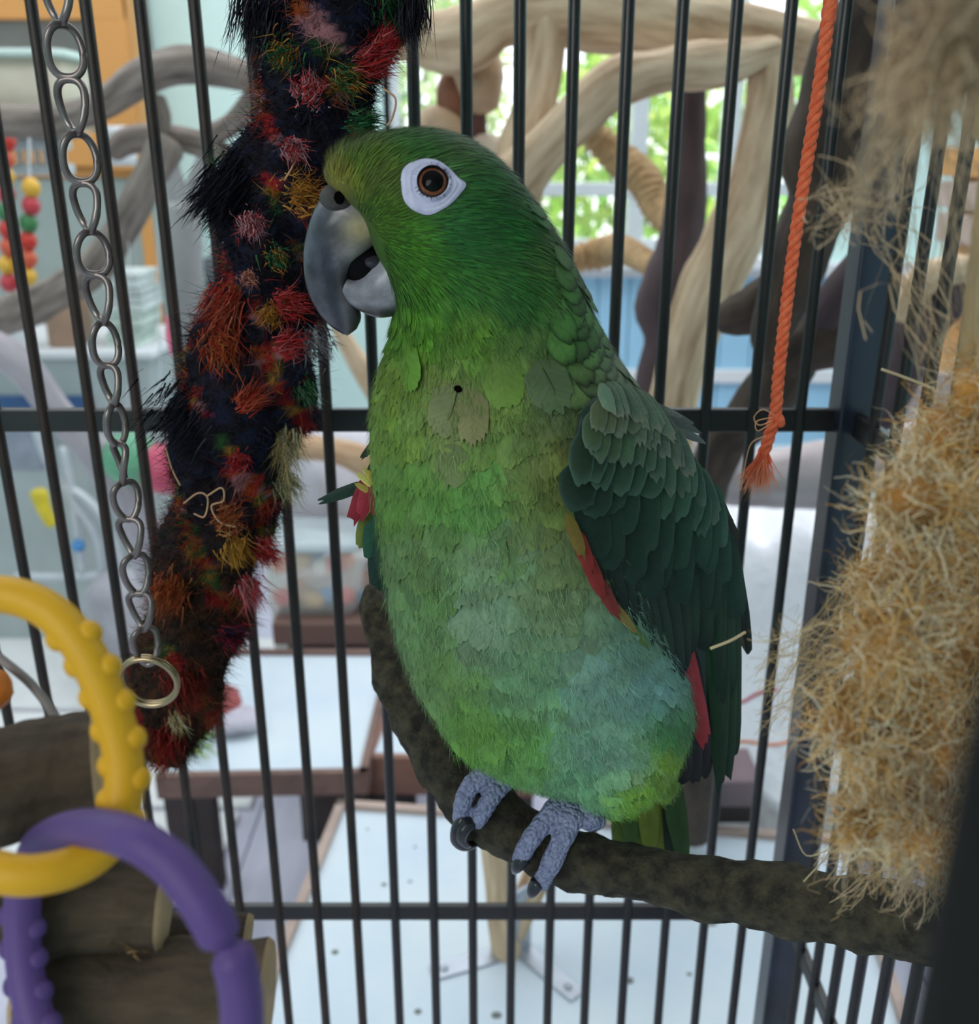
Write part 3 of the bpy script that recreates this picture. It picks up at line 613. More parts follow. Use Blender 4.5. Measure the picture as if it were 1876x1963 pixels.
# fabric sack and tan limb behind the tub
q = PY(620, 960, 1.95); fs_ = thing('cloth_sack', 'pale grey cloth sack behind the treat tub', 'sack', (q.x, 1.95, .4))
v, f = ball((q.x+.02, 2.1, q.z-.0), (.15, .11, .14), 14, .35, 8, 6); obj('sack_body', v, f, M('pale_cloth', (206, 202, 210), .9, .1, 8, bump=.3, bscale=20), fs_)
v, f = box(q.x-.14, q.x+.4, 1.98, 2.4, 0, q.z-.14, .01); obj('side_table', v, f, M('table_white', (220, 216, 212), .6, .06), label='white side table carrying the cloth sack', cat='table', smooth=False)
tl = thing('driftwood_limb', 'tan arched driftwood over the cloth sack', 'driftwood', PY(740, 900, 1.8))
branch(tl, [(500, 850, 1.8, 22), (580, 856, 1.8, 26), (650, 866, 1.8, 26), (700, 886, 1.8, 30), (780, 940, 1.8, 30), (830, 1100, 1.8, 28)], M('tan_wood', (190, 146, 108), .7, .2, grain=(8, 8, 1), rgb2=(214, 182, 148)), 22, seed=30, name='limb')
branch(tl, [(640, 600, 1.75, 14), (660, 650, 1.76, 18), (690, 700, 1.78, 22), (740, 780, 1.8, 26), (790, 900, 1.8, 26)], mt_drift, 18, seed=31, name='limb')
# ---------------------------------------------------------------- perch inside the cage
mt_perch = M('perch_bark', (60, 54, 42), .85, .5, 150, rgb2=(98, 90, 68), bump=1, bscale=320, bdist=.004, cont=(.38, .72))
pp = [(716, 1128, .446, 20), (722, 1160, .445, 34), (738, 1230, .44, 36), (772, 1330, .43, 46), (836, 1440, .418, 56), (925, 1545, .406, 62), (1015, 1612, .397, 60), (1120, 1652, .389, 56), (1300, 1692, .374, 55), (1500, 1724, .36, 63), (1700, 1760, .346, 68), (1900, 1812, .334, 72), (2050, 1850, .325, 74)]
s_ = spline([(*P(a, b, d), h/F*d) for a, b, d, h in pp], 150); PERCH = s_
v, f, uv = tube(s_[:, :3], s_[:, 3], 28, lump=.2, lscale=70, seed=3)
v += np.array([noise.fractal(V(q)*220, 1, 2, 3)*.0007 for q in v])[:, None]*np.array((0, -1, .3))
obj('perch_branch', v, f, mt_perch, uvs=uv, label='curved grey-brown natural branch perch under the parrot feet', cat='perch')

# ---------------------------------------------------------------- shaggy cotton rope
mt_fuzz = M('cotton_yarn', (255, 255, 255), .95, .25, 150, attr=True, spec=.1)
rp = [(648, -120, 150), (645, -10, 148), (632, 80, 128), (612, 170, 108), (596, 250, 108), (560, 335, 122), (532, 430, 104), (520, 520, 100), (506, 600, 104), (488, 690, 124), (464, 780, 132), (448, 870, 116), (436, 950, 98), (412, 1030, 100), (392, 1110, 96), (372, 1200, 94), (348, 1290, 90), (330, 1370, 76), (312, 1440, 48)]
RY = .418
rs = spline([(*PY(a, b, RY), h*.92/F*proj(PY(a, b, RY))[2], b) for a, b, h in rp], 170)
rope = thing('cotton_rope', 'thick shaggy navy and multicoloured cotton rope hanging behind the beak', 'rope', rs[-1, :3])
tt, ta, tb_ = frames(rs[:, :3]); ll = np.concatenate([[0], np.cumsum(np.linalg.norm(np.diff(rs[:, :3], axis=0), axis=1))])
NAVY = [(34, 36, 52), (26, 27, 36), (42, 38, 46), (38, 46, 72)]; RUST = [(58, 44, 36), (74, 50, 36), (46, 40, 34), (92, 58, 38)]
BRI = [(196, 52, 46), (206, 70, 56), (190, 146, 62), (60, 104, 58), (216, 150, 156), (200, 98, 50), (180, 40, 50)]
def rope_col(q, l, py, jit):
    """colour of the yarn at angle q, length l"""
    st = (q/(2*math.pi)*3 + l/.055) % 3
    k = int(st); fr = st-k
    low = min(1, max(0, (py-880)/250))
    n_ = noise.noise(V((l*90, q*2.0, 3.1))); n2 = noise.noise(V((l*70+9, q*2.2, 7.7)))
    if fr < .30 and n_ > -.02:
        c = BRI[int((n2*.5+.5)*13.9+k) % 7]
        if low > .4 and c[2] > 100: c = (176, 96, 50)
        dim = .72 if low > .4 else .82
        c = tuple(x*dim for x in c)
    else:
        a = NAVY[int((n2+1)*9) % 4]; b = RUST[int((n_+1)*9) % 4]; w_ = low*.75+.1
        c = tuple(a[i]*(1-w_)+b[i]*w_ for i in range(3))
    return c
def lobe(q, l): return 1+.13*math.cos(3*(q+2*math.pi*l/.165))
sides = 48; vs_, cs, us = [], [], []
for k in range(len(rs)):
    for j in range(sides):
        q = 2*math.pi*j/sides; d = ta[k]*math.cos(q)+tb_[k]*math.sin(q); p = rs[k, :3]+d*rs[k, 3]*lobe(q, ll[k])
        p = p+d*.0022*noise.fractal(V(p*160), 1, 2, 3); vs_.append(p); cs.append(rope_col(q, ll[k], rs[k, 4], 0)); us.append((j/sides, ll[k]))
fs = [(k*sides+j, k*sides+(j+1) % sides, (k+1)*sides+(j+1) % sides, (k+1)*sides+j) for k in range(len(rs)-1) for j in range(sides)]
obj('rope_core', np.array(vs_), fs, mt_fuzz, rope, cols=linA(cs)*.8, uvs=us)
n = 52000; kk = RNG.integers(0, len(rs), n); qq = RNG.uniform(0, 2*np.pi, n)
dd_ = ta[kk]*np.cos(qq)[:, None]+tb_[kk]*np.sin(qq)[:, None]
lb = np.array([lobe(q, ll[k]) for q, k in zip(qq, kk)])
base = rs[kk, :3]+dd_*(rs[kk, 3]*lb*.98)[:, None]+tt[kk]*(RNG.uniform(-1, 1, n)*.0018)[:, None]
col = linA(np.array([rope_col(q, ll[k], rs[k, 4], 0) for q, k in zip(qq, kk)])+RNG.normal(size=(n, 1))*9)
wrap = np.cross(tt[kk], dd_)
dr_ = dd_*RNG.uniform(.25, 1.1, n)[:, None]+wrap*RNG.normal(.3, .7, n)[:, None]+tt[kk]*RNG.normal(.35, .7, n)[:, None]+RNG.normal(size=(n, 3))*.3
A, fs, C_, U = ribbons(base, dr_, RNG.uniform(.0028, .0065, n), RNG.uniform(.00016, .00030, n), col, seg=3, bend=RNG.normal(size=(n, 3))*.6)
obj('yarn_fuzz', A, fs, mt_fuzz, rope, cols=C_, uvs=U, kind='stuff')
def tuft(px, py, d, dx, dy, length, spread, cols0, n=170, wd=.00042, toward=-.3, base_r=14, bend=.35, droop=0):
    """tassel of loose yarn: from pixel (px,py) towards (dx,dy), length and base radius in px"""
    n = int(n*1.7); wd = wd*.72; base_r *= 1.25; length *= .58; spread = spread*.8
    o = PY(px, py, RY+(d-DR)-.012); k = proj(o)[2]/F
    dirv = np.array(tuple(RGT*dx+DWN*dy+FWD*toward)); dirv /= np.linalg.norm(dirv)
    b = np.array(tuple(o))+RNG.normal(size=(n, 3))*base_r*k*.6
    D = dirv+RNG.normal(size=(n, 3))*spread*(.6 if cols0[0] == (24, 24, 30) else 1)
    cols = [tuple(x*.8 for x in q) for q in cols0]; cc = linA(np.array([cols[i] for i in RNG.integers(0, len(cols), n)])+RNG.normal(size=(n, 1))*10)
    be = RNG.normal(size=(n, 3))*bend*(.35 if cols0[0] == (24, 24, 30) else 1)+np.array((0, 0, -droop))
    A, fs, C_, U = ribbons(b, D, RNG.uniform(.55, 1.1, n)*length*k, np.full(n, wd)*RNG.uniform(.6, 1.3, n), cc, bend=be, seg=4)
    obj('yarn_tuft', A, fs, mt_fuzz, rope, cols=C_, uvs=U)
NV = NAVY; RD = [(204, 52, 52), (190, 44, 50), (220, 110, 110)]; GR = [(46, 110, 66), (70, 130, 80), (30, 80, 50)]; OR = [(206, 150, 66), (190, 120, 50)]; CR = [(226, 208, 150), (206, 178, 112), (222, 214, 180)]; PK = [(224, 170, 176), (206, 130, 140), (210, 60, 60)]; BK = [(24, 24, 30), (34, 34, 44), (44, 44, 60)]
DR = .405
tuft(455, 345, DR, -.55, .8, 130, .22, BK, 420, droop=.2, base_r=34)
tuft(425, 370, DR, -.7, .65, 95, .16, BK, 260, droop=.2, base_r=26)
tuft(440, 330, DR+.01, -.5, -.5, 48, .35, [(130, 170, 130), (90, 140, 96)], 120)
tuft(500, 10, DR, -.12, 1, 150, .12, BK+[(120, 116, 130)], 330, base_r=34, droop=.1)
tuft(788, -10, DR, .05, 1, 150, .1, BK+[(90, 86, 96)], 330, base_r=22, droop=.1)
tuft(745, -10, DR, .2, 1, 70, .3, GR, 260, base_r=30)
tuft(700, 118, DR-.01, 1, -.1, 75, .26, RD, 240, base_r=18)
tuft(735, 85, DR-.01, .7, -.9, 40, .3, RD, 110, base_r=12)
tuft(660, 150, DR-.014, .7, .5, 50, .4, OR+GR, 170, base_r=18)
tuft(690, 235, DR-.012, 1, .1, 50, .3, GR, 170, base_r=16)
tuft(590, 180, DR-.024, .2, -.2, 40, .6, RD+PK, 200, base_r=18)
tuft(545, 100, DR-.02, -.3, .6, 50, .5, OR+GR, 170, base_r=18)
tuft(560, 285, DR-.026, .2, .3, 45, .5, PK, 170, base_r=14)
tuft(575, 370, DR-.026, .4, .1, 55, .5, OR, 200, base_r=22)
tuft(480, 425, DR-.022, .1, .5, 40, .5, PK, 190, base_r=16)
tuft(475, 530, DR-.022, .1, .5, 26, .5, [(214, 140, 120)], 110, base_r=10)
tuft(530, 490, DR-.022, .2, .5, 35, .5, OR+GR, 130, base_r=14)
tuft(440, 580, DR-.012, -.5, 1, 95, .2, [(206, 80, 54), (214, 120, 96), (180, 50, 40)], 240, base_r=22)
tuft(425, 660, DR-.018, .1, .6, 60, .4, [(190, 66, 42), (200, 110, 60)], 220, base_r=26)
tuft(545, 580, DR-.02, .8, .2, 60, .4, RD+[(186, 60, 40)], 200, base_r=18)
tuft(520, 600, DR-.022, -.2, .4, 40, .5, OR, 130, base_r=14)
tuft(545, 665, DR-.022, .8, -.3, 60, .35, RD, 180, base_r=14)
tuft(600, 655, DR-.004, .5, .6, 55, .3, [(210, 206, 210), (150, 146, 156), (60, 60, 74)], 170, base_r=22)
tuft(578, 735, DR, .4, .8, 70, .2, GR+[(160, 200, 160)], 170, base_r=12)
tuft(548, 835, DR, .1, 1, 110, .13, CR, 200, base_r=14)
tuft(545, 920, DR, .5, .7, 70, .2, [(190, 206, 150), (130, 170, 130)]+CR, 170, base_r=14)
tuft(355, 790, DR-.014, -.6, .7, 90, .35, BK, 300, base_r=44, droop=.2)
tuft(460, 880, DR-.022, -.2, .5, 40, .5, RD, 130, base_r=12)
tuft(470, 775, DR-.024, .8, -.6, 80, .25, [(196, 90, 60), (190, 60, 46)], 140, base_r=12)
tuft(430, 1000, DR-.02, .5, -.3, 60, .5, [(176, 70, 44), (196, 130, 80)], 150, base_r=18)
tuft(505, 1052, DR-.008, .7, .5, 55, .28, RD, 220, base_r=14)
tuft(475, 1120, DR-.008, .4, 1, 75, .26, RD+PK, 200, base_r=12)
tuft(440, 1215, DR-.008, .8, .4, 55, .3, [(150, 40, 50), (40, 36, 60)], 190, base_r=16)
tuft(325, 1130, DR-.014, -.2, .9, 60, .4, [(176, 80, 46), (196, 110, 60)], 220, base_r=24)
tuft(450, 1050, DR-.018, .3, .7, 55, .4, [(206, 150, 60)], 150, base_r=16)
tuft(355, 1300, DR-.012, .3, 1, 80, .3, [(160, 52, 44), (120, 50, 40)], 220, base_r=24)
tuft(318, 1405, DR-.006, -.05, 1, 75, .18, [(166, 48, 40), (130, 40, 36)], 240, base_r=20)
tuft(335, 1370, DR-.006, .4, 1, 60, .3, CR, 70, base_r=10)
for pts in ([(352, 965), (380, 945), (398, 955), (392, 990), (372, 985)], [(398, 950), (425, 935), (428, 960), (405, 970), (420, 1000), (450, 1010)], [(556, 300), (575, 285), (560, 320), (545, 345)], [(735, 170), (758, 190), (752, 225), (742, 240)], [(345, 930), (330, 900), (318, 860)]):
    v, f, uv = tube(spline([PY(a, b, RY-.036) for a, b in pts], 24), .0004, 5); obj('loose_thread', v, f, M('thread', (190, 150, 116), .9), rope, uvs=uv)
for a, b in ((650, -10), ): pass
v, f, uv = tube(spline([rs[0, :3], (rs[0, 0], RY, rs[0, 2]+.08), (rs[0, 0], RY, Z1)], 12), .016, 12); obj('rope_core', v, f, M('navy_rope', (34, 36, 52), .95), rope, uvs=uv)

# ---------------------------------------------------------------- steel chain with a split ring
mt_steel = M('dull_steel', (118, 106, 104), .36, .3, 40, metal=.9, rgb2=(150, 138, 134))
mt_brass = M('brassy_steel', (170, 150, 118), .28, .2, 40, metal=.95)
CY = .362; CX = -.1425
chain = thing('hanging_chain', 'dull steel twisted-link chain with a ring hanging left of the rope', 'chain', (CX, CY, PY(285, 1300, CY).z))
ends = [-165, -60, 45, 150, 255, 350, 443, 527, 618, 700, 775, 850, 925, 995, 1065, 1138, 1205, 1272]
for i, (y0, y1) in enumerate(zip(ends[:-1], ends[1:])):
    z0 = PY(200, y0-7, CY).z; z1 = PY(200, y1+7, CY).z
    h = (z0-z1)/2; w_ = .0064; rw = .0014
    wd = .0056 if i < 8 else .0047
    ang = math.radians([24, -28, 30, -24, 34, -30, 38, -30, 40, -36, 66, -58, 34, -26, 26, -22, 24][i % 17])
    pts = []
    for q in np.linspace(0, 2*math.pi, 36, endpoint=False):
        tw = ang+.45*math.sin(q)
        lx = wd*math.copysign(abs(math.cos(q))**.8, math.cos(q)); lz = (h-rw)*math.copysign(abs(math.sin(q))**.85, math.sin(q))
        if i > 9: lx *= 1+.35*math.sin(q)
        pts.append((CX+lx*math.cos(tw), CY+lx*math.sin(tw), (z0+z1)/2+lz))
    v, f, uv = tube(pts, rw, 8, closed=True, ref=(0, 0, 1)); obj('link', v, f, mt_steel, chain, uvs=uv)
zc_ = PY(285, 1306, CY); rr = 55/F*proj(zc_)[2]
for k, off in enumerate((-.0011, .0011)):
    pts = [(zc_.x+(rr-k*.0004)*math.cos(q), CY+off-.12*rr*math.sin(q), zc_.z+rr*math.sin(q)*.98) for q in np.linspace(0, 2*math.pi, 48, endpoint=False)]
    v, f, uv = tube(pts, .00125, 8, closed=True, ref=(0, 1, 0)); obj('ring', v, f, mt_brass, chain, uvs=uv, label='brassy split ring')
v, f, uv = tube([(CX, CY, PY(100, -160, CY).z), (CX, CY, Z1-.02), (CX, CY, Z1)], .0016, 8); obj('hook_wire', v, f, mt_steel, chain, uvs=uv)

# ---------------------------------------------------------------- orange braided string with tassel
mt_string = M('orange_yarn', (238, 96, 58), .85, .2, 300, bump=.5, bscale=900, bdist=.0004, rgb2=(244, 128, 84))
SY = .40
st = thing('braided_string', 'bright orange braided string with a frayed tassel end', 'string', PY(1462, 930, SY))
cp = spline([tuple(V((PY(1604, -90, SY).x+.004, SY, Z1)))]+[tuple(PY(a, b, SY)) for a, b in ((1604, -90), (1591, 0), (1572, 150), (1545, 320), (1522, 470), (1503, 620), (1492, 720), (1486, 790), (1476, 830), (1464, 868))], 420)
t3, a3, b3 = frames(cp); l3 = np.concatenate([[0], np.cumsum(np.linalg.norm(np.diff(cp, axis=0), axis=1))])
for k in range(3):
    q = l3*2*np.pi/.012+k*2*np.pi/3
    v, f, uv = tube(cp+a3*(np.cos(q)*.00125)[:, None]+b3*(np.sin(q)*.00125)[:, None], .00145, 6); obj('strand', v, f, mt_string, st, uvs=uv)
q = PY(1490, 802, SY); ps = [ball(q, (.0030, .0030, .0027), 7, .3, 300), ball(q+V((.0012, 0, -.002)), (.0022, .0025, .002), 6)]
obj('knot', *joinm(ps), mt_string, st)
n = 320; o_ = np.array(tuple(PY(1464, 868, SY)))
D = np.stack([RNG.normal(-.12, .27, n), RNG.normal(0, .12, n), -np.ones(n)], 1)
A, fs, C_, U = ribbons(o_+RNG.normal(size=(n, 3))*.0009, D, RNG.uniform(.013, .0185, n), RNG.uniform(.0003, .0005, n), linA(np.array((238, 110, 72))+RNG.normal(size=(n, 3))*14), seg=4, tipcol=linA(np.tile((246, 170, 130), (n, 1))), bend=RNG.normal(size=(n, 3))*.12)
obj('tassel', A, fs, M('tassel_yarn', (255, 255, 255), .9, .1, attr=True), st, cols=C_, uvs=U)
for pts in ([(1487, 798), (1462, 785), (1445, 800), (1455, 815), (1482, 806)], [(1480, 800), (1450, 808), (1452, 826), (1478, 812)], [(1468, 835), (1440, 850), (1428, 890), (1420, 940)], [(1490, 770), (1500, 755), (1492, 748)]):
    v, f, uv = tube(spline([PY(a, b, SY-.002) for a, b in pts], 24), .00022, 5); obj('loose_thread', v, f, M('pale_thread', (226, 170, 130), .9), st, uvs=uv)

# ---------------------------------------------------------------- plastic rings and wooden blocks close to the lens
def ring_toy(name, label, pts, r_px, mat, bumps, pinch=None):
    c = [P(a, b, d) for a, b, d in pts]; c = c+[c[0], c[1], c[2]]
    s_ = spline([tuple(q) for q in c], 60*len(c))[60:60*(len(pts)+1)]; s_ = s_[::6]; n = len(s_)
    t_, a_, b_ = frames(s_, True); d = np.array([proj(q)[2] for q in s_]); r = r_px/F*np.median(d)*np.ones(n)
    if pinch:
        for k in range(n):
            x, y, _ = proj(s_[k]); r[k] *= 1-.5*math.exp(-((x-pinch[0])**2+(y-pinch[1])**2)/14**2)
    th_ = thing(name, label, 'ring', s_[np.argmin(s_[:, 2])])
    v, f, uv = tube(s_, r, 20, closed=True); obj('ring_body', v, f, mat, th_, uvs=uv)
    L_ = np.concatenate([[0], np.cumsum(np.linalg.norm(np.diff(s_, axis=0), axis=1))]); nxt = 0; side = 1
    for k in range(n):
        x, y, _ = proj(s_[k])
        if bumps(x, y) and L_[k] >= nxt:
            nxt = L_[k]+r[k]*1.75
            for sg in (1, -1):
                inpl = V(t_[k]).cross(FWD).normalized()
                q = V(s_[k])+inpl*r[k]*.66*sg+V(t_[k])*r[k]*.4*sg; v, f = ball(q, r[k]*.72, 8); obj('bead', v, f, mat, th_)
    return th_
mt_yel = M('yellow_plastic', (222, 166, 28), .5, .06, 20, spec=.35); mt_pur = M('purple_plastic', (92, 68, 128), .52, .08, 20, spec=.35)
ring_toy('chain_ring', 'large yellow plastic toy ring with a beaded edge', [(-170, 1210, .2), (-80, 1150, .197), (10, 1140, .195), (95, 1172, .194), (160, 1245, .193), (205, 1340, .193), (234, 1440, .193), (236, 1530, .192), (212, 1605, .19), (160, 1652, .186), (80, 1676, .182), (0, 1672, .181), (-110, 1630, .183), (-200, 1520, .19), (-225, 1360, .197)], 37, mt_yel, lambda x, y: x > 128 and 1215 < y < 1590)
ring_toy('chain_ring', 'purple plastic toy ring looped through the yellow one', [(46, 1690, .208), (76, 1620, .202), (150, 1588, .190), (240, 1602, .172), (322, 1650, .168), (385, 1728, .166), (425, 1800, .166), (452, 1855, .167), (464, 1950, .168), (455, 2060, .172), (400, 2160, .18), (270, 2200, .19), (140, 2120, .198), (76, 1980, .204), (46, 1840, .208)], 39, mt_pur, lambda x, y: x < 130 and y > 1720, pinch=(434, 1812))
mt_log = M('toy_log_bark', (56, 45, 35), .9, .45, grain=(8, 26, 1), bump=1, bscale=90, rgb2=(98, 82, 64), bdist=.0025)
mt_cut = M('cut_wood', (176, 146, 112), .8, .25, 60, bump=.3)
def log(label, a, b, r0, r1, seed, dy=0):
    """a, b: (px, py, d)"""
    p0, p1 = P(*a), P(*b); c = spline([tuple(p0), tuple((p0+p1)/2+V((0, 0, dy))), tuple(p1)], 26)
    r = np.linspace(r0/F*a[2], r1/F*b[2], 26)
    t = thing('wooden_block', label, 'wooden block', (p0+p1)/2-V((0, 0, r0/F*a[2])))
    v, f, uv = tube(c, r, 24, lump=.16, lscale=60, seed=seed, domed=False, cap=False); obj('bark', v, f, mt_log, t, uvs=uv)
    for e, s_ in ((c[0], -1), (c[-1], 1)):
        k = 0 if s_ < 0 else len(c)-1; ring_ = v[k*24:(k+1)*24]; cen = ring_.mean(0)
        ax = V(c[-1]-c[0]).normalized()*s_*.0012
        vv = np.vstack([ring_, cen+(ring_-cen)*.93+np.array(tuple(ax)), cen+(ring_-cen)*.5+np.array(tuple(ax))*1.2, [cen+np.array(tuple(ax))*1.2]])
        ff = [(j+m*24, (j+1) % 24+m*24, (j+1) % 24+(m+1)*24, j+(m+1)*24) for m in range(2) for j in range(24)]+[(48+j, 48+(j+1) % 24, 72) for j in range(24)]
        obj('cut_end', vv, ff, mt_cut, t)
log('rough wooden toy block behind the yellow ring', (-120, 1530, .215), (186, 1478, .225), 112, 108, 1)
log('dark wooden toy block under the yellow ring', (-60, 1740, .222), (310, 1738, .228), 88, 86, 2)
log('longest wooden toy block with a pale sawn end', (60, 1905, .222), (508, 1908, .226), 98, 96, 3)
log('short mossy wooden stub between two toy blocks behind the purple ring', (300, 1790, .25), (470, 1800, .252), 44, 44, 4)
v, f, uv = tube(spline([P(-60, 1215, .24), P(0, 1262, .238), P(60, 1312, .236), P(105, 1372, .234), P(112, 1400, .23)], 24), 9/F*.235, 8); obj('steel_wire', v, f, M('grey_wire', (136, 128, 124), .5, .1, metal=.3), uvs=uv, label='stiff grey wire running into the rough toy block', cat='wire')
v, f = ball(P(-12, 1318, .23), (.004, .004, .0052), 8, .3, 200); obj('orange_bead', v, f, M('orange_plastic', (240, 130, 40), .4), label='orange plastic piece at the edge beside the grey wire', cat='bead')
v, f = ball(P(172, 1556, .232), (.006, .003, .004), 6, .4, 200); obj('green_chip', v, f, M('green_chip', (86, 124, 84), .6), label='small green chip wedged behind the yellow ring', cat='chip')
n = 46; b_ = np.array([tuple(P(RNG.uniform(165, 285), 1826+RNG.uniform(-4, 4), .222)) for _ in range(n)])
A, fs, C_, U = ribbons(b_, RNG.normal(size=(n, 3))*np.array((1, .6, .8))+np.array((0, 0, .5)), RNG.uniform(.003, .006, n), np.full(n, .0002), linA(np.array((200, 166, 110))+RNG.normal(size=(n, 1))*20))
obj('straw_wisp', A, fs, mt_fuzz, cols=C_, uvs=U, label='wisps of straw squeezed between two wooden toy blocks', cat='straw', kind='stuff')

# ---------------------------------------------------------------- shredded fibre toy on the right
mt_fib = M('plant_fibre', (255, 255, 255), .8, .25, 90, attr=True, spec=.25)
DF = .225
sis = thing('fibre_toy', 'big clump of shredded tan plant fibre hanging at the right', 'fibre toy', P(1800, 1680, DF))
lumps = [(1880, 740, 80, 90), (1830, 870, 120, 120), (1765, 965, 120, 105), (1830, 1060, 170, 150), (1740, 1130, 150, 110), (1690, 1220, 120, 110), (1820, 1270, 190, 150), (1660, 1350, 110, 90), (1640, 1410, 100, 70), (1770, 1430, 180, 120), (1680, 1510, 80, 70), (1650, 1580, 60, 50), (1790, 1580, 130, 120)]
parts_ = []
for i, (a, b, rx, ry) in enumerate(lumps):
    c = P(a, b, DF+.012*math.sin(i*2.1)); k = DF/F*.68
    parts_.append(ball(c, (rx*k, (rx+ry)/2*k*.8, ry*k), 10))
v, f = joinm(parts_); v, f = remesh('core', v, f, .0016, 3)
v = v+np.array([(noise.fractal(V(q)*95, 1, 2, 4))*.0042 for q in v])[:, None]*((v-v.mean(0))/np.linalg.norm(v-v.mean(0), axis=1)[:, None])
cc = np.array([[x*(.75+.5*max(-.5, min(.6, noise.noise(V(q)*70)))) for x in (206, 146, 76)] for q in v])
obj('fibre_core', v, f, mt_fib, sis, cols=linA(cc))
tri = np.array([q[:3] for q in f]); tri = np.vstack([tri, np.array([(q[0], q[2], q[3]) for q in f if len(q) == 4])])
e1, e2 = v[tri[:, 1]]-v[tri[:, 0]], v[tri[:, 2]]-v[tri[:, 0]]; nr = np.cross(e1, e2); ar = np.linalg.norm(nr, axis=1)
def curly(base, d, L, wd, col, seg=9, curl=.55, name='fibre'):
    n = len(base); d = d/np.linalg.norm(d, axis=1)[:, None]; p = base.copy(); out = [p.copy()]
    for k in range(seg):
        d = d+RNG.normal(size=(n, 3))*curl; d /= np.linalg.norm(d, axis=1)[:, None]; p = p+d*(L/seg)[:, None]; out.append(p.copy())
    side = np.cross(out[-1]-out[0], RNG.normal(size=(n, 3))); side /= np.linalg.norm(side, axis=1)[:, None]+1e-9
    vs_ = []; cs = []
    for k, q in enumerate(out):
        w_ = (wd*(1-.6*k/seg))[:, None]; vs_ += [q-side*w_, q+side*w_]; cs += [col, col]
    A = np.stack(vs_, 1).reshape(-1, 3); C_ = np.stack(cs, 1).reshape(-1, 3); s = 2*(seg+1); o = (np.arange(n)*s)[:, None]
    fs = np.stack([o+np.array([[2*k, 2*k+1, 2*k+3, 2*k+2]]) for k in range(seg)], 1).reshape(-1, 4); return A, fs, C_
n = 13000; ti = RNG.choice(len(tri), n, p=ar/ar.sum()); w1, w2 = RNG.uniform(0, 1, n), RNG.uniform(0, 1, n); sw = w1+w2 > 1; w1[sw], w2[sw] = 1-w1[sw], 1-w2[sw]
base = v[tri[ti, 0]]+e1[ti]*w1[:, None]+e2[ti]*w2[:, None]; nn = nr[ti]/ar[ti][:, None]
keep = np.array([noise.noise(V(q)*75) > -.36 for q in base]); base, nn = base[keep], nn[keep]; n = len(base)
tang = np.cross(nn, RNG.normal(size=(n, 3)))
tone = np.array([(236, 214, 170), (220, 180, 116), (244, 230, 198), (214, 160, 86)])[RNG.integers(0, 4, n)]+RNG.normal(size=(n, 1))*8
A, fs, C_ = curly(base, nn*.35+tang*1.0, RNG.uniform(.006, .017, n), RNG.uniform(.00010, .00020, n), linA(tone), 8, .5)
obj('fibre_fleece', A, fs, mt_fib, sis, cols=C_, kind='stuff')
# long strands: the veil above and the wisps below and to the left
def strands(n, a, b, c, wd, tone, curl=.06, seg=12):
    """from random pixel in box a to random pixel in box b, swinging through box c"""
    bs, ms, es = ([], [], [])
    for _ in range(n):
        g = lambda q: tuple(P(random.uniform(q[0], q[1]), random.uniform(q[2], q[3]), random.uniform(q[4], q[5])))
        bs.append(g(a)); ms.append(g(c)); es.append(g(b))
    bs, ms, es = np.array(bs), np.array(ms), np.array(es); out = []
    wob = RNG.normal(size=(n, 3))*.003
    for k in range(seg+1):
        t = k/seg; p = bs*(1-t)**2+2*ms*t*(1-t)+es*t*t+wob*math.sin(t*9)+RNG.normal(size=(n, 3))*curl*.005; out.append(p)
    side = np.cross(es-bs, RNG.normal(size=(n, 3))); side /= np.linalg.norm(side, axis=1)[:, None]
    vs_ = []; cs = []; col = linA(np.array(tone)+RNG.normal(size=(n, 1))*14)
    for k, q in enumerate(out): vs_ += [q-side*wd, q+side*wd]; cs += [col, col]
    A = np.stack(vs_, 1).reshape(-1, 3); C_ = np.stack(cs, 1).reshape(-1, 3); s = 2*(seg+1); o = (np.arange(n)*s)[:, None]
    return A, np.stack([o+np.array([[2*k, 2*k+1, 2*k+3, 2*k+2]]) for k in range(seg)], 1).reshape(-1, 4), C_
TAN = (206, 178, 142)
for a in ((95, (1800, 2000, -120, -60, .11, .13), (1650, 1740, 180, 430, .15, .19), (1680, 1800, 0, 120, .12, .14), .00016, TAN),
          (210, (1800, 2000, -120, -60, .11, .13), (1740, 1890, 120, 300, .13, .15), (1740, 1880, 20, 150, .12, .14), .00016, TAN),
          (26, (1800, 2000, -120, -60, .12, .15), (1800, 1900, 300, 800, .17, .22), (1740, 1880, 100, 250, .13, .16), .00014, TAN),
          (26, (1760, 1860, 600, 760, .2, .24), (1660, 1780, 250, 720, .2, .24), (1640, 1740, 300, 480, .2, .24), .00016, TAN),
          (40, (1660, 1720, 250, 430, .17, .2), (1530, 1640, 360, 460, .2, .24), (1580, 1660, 330, 460, .18, .22), .0001, TAN),
          (90, (1600, 1740, 1080, 1300, DF, DF+.03), (1430, 1560, 1180, 1420, DF, DF+.04), (1480, 1640, 1200, 1400, DF, DF+.04), .00009, (206, 180, 130)),
          (110, (1600, 1850, 1480, 1600, DF-.01, DF+.02), (1560, 1840, 1640, 1740, DF+.01, DF+.05), (1560, 1860, 1560, 1700, DF, DF+.03), .00012, (186, 160, 124)),
          (160, (1720, 1900, 1400, 1560, DF-.02, DF), (1700, 1880, 1600, 1780, DF, DF+.05), (1700, 1900, 1500, 1700, DF-.02, DF+.02), .00013, (170, 150, 124))):
    A, fs, C_ = strands(*a); obj('fibre_strands', A, fs, mt_fib, sis, cols=C_, kind='stuff')
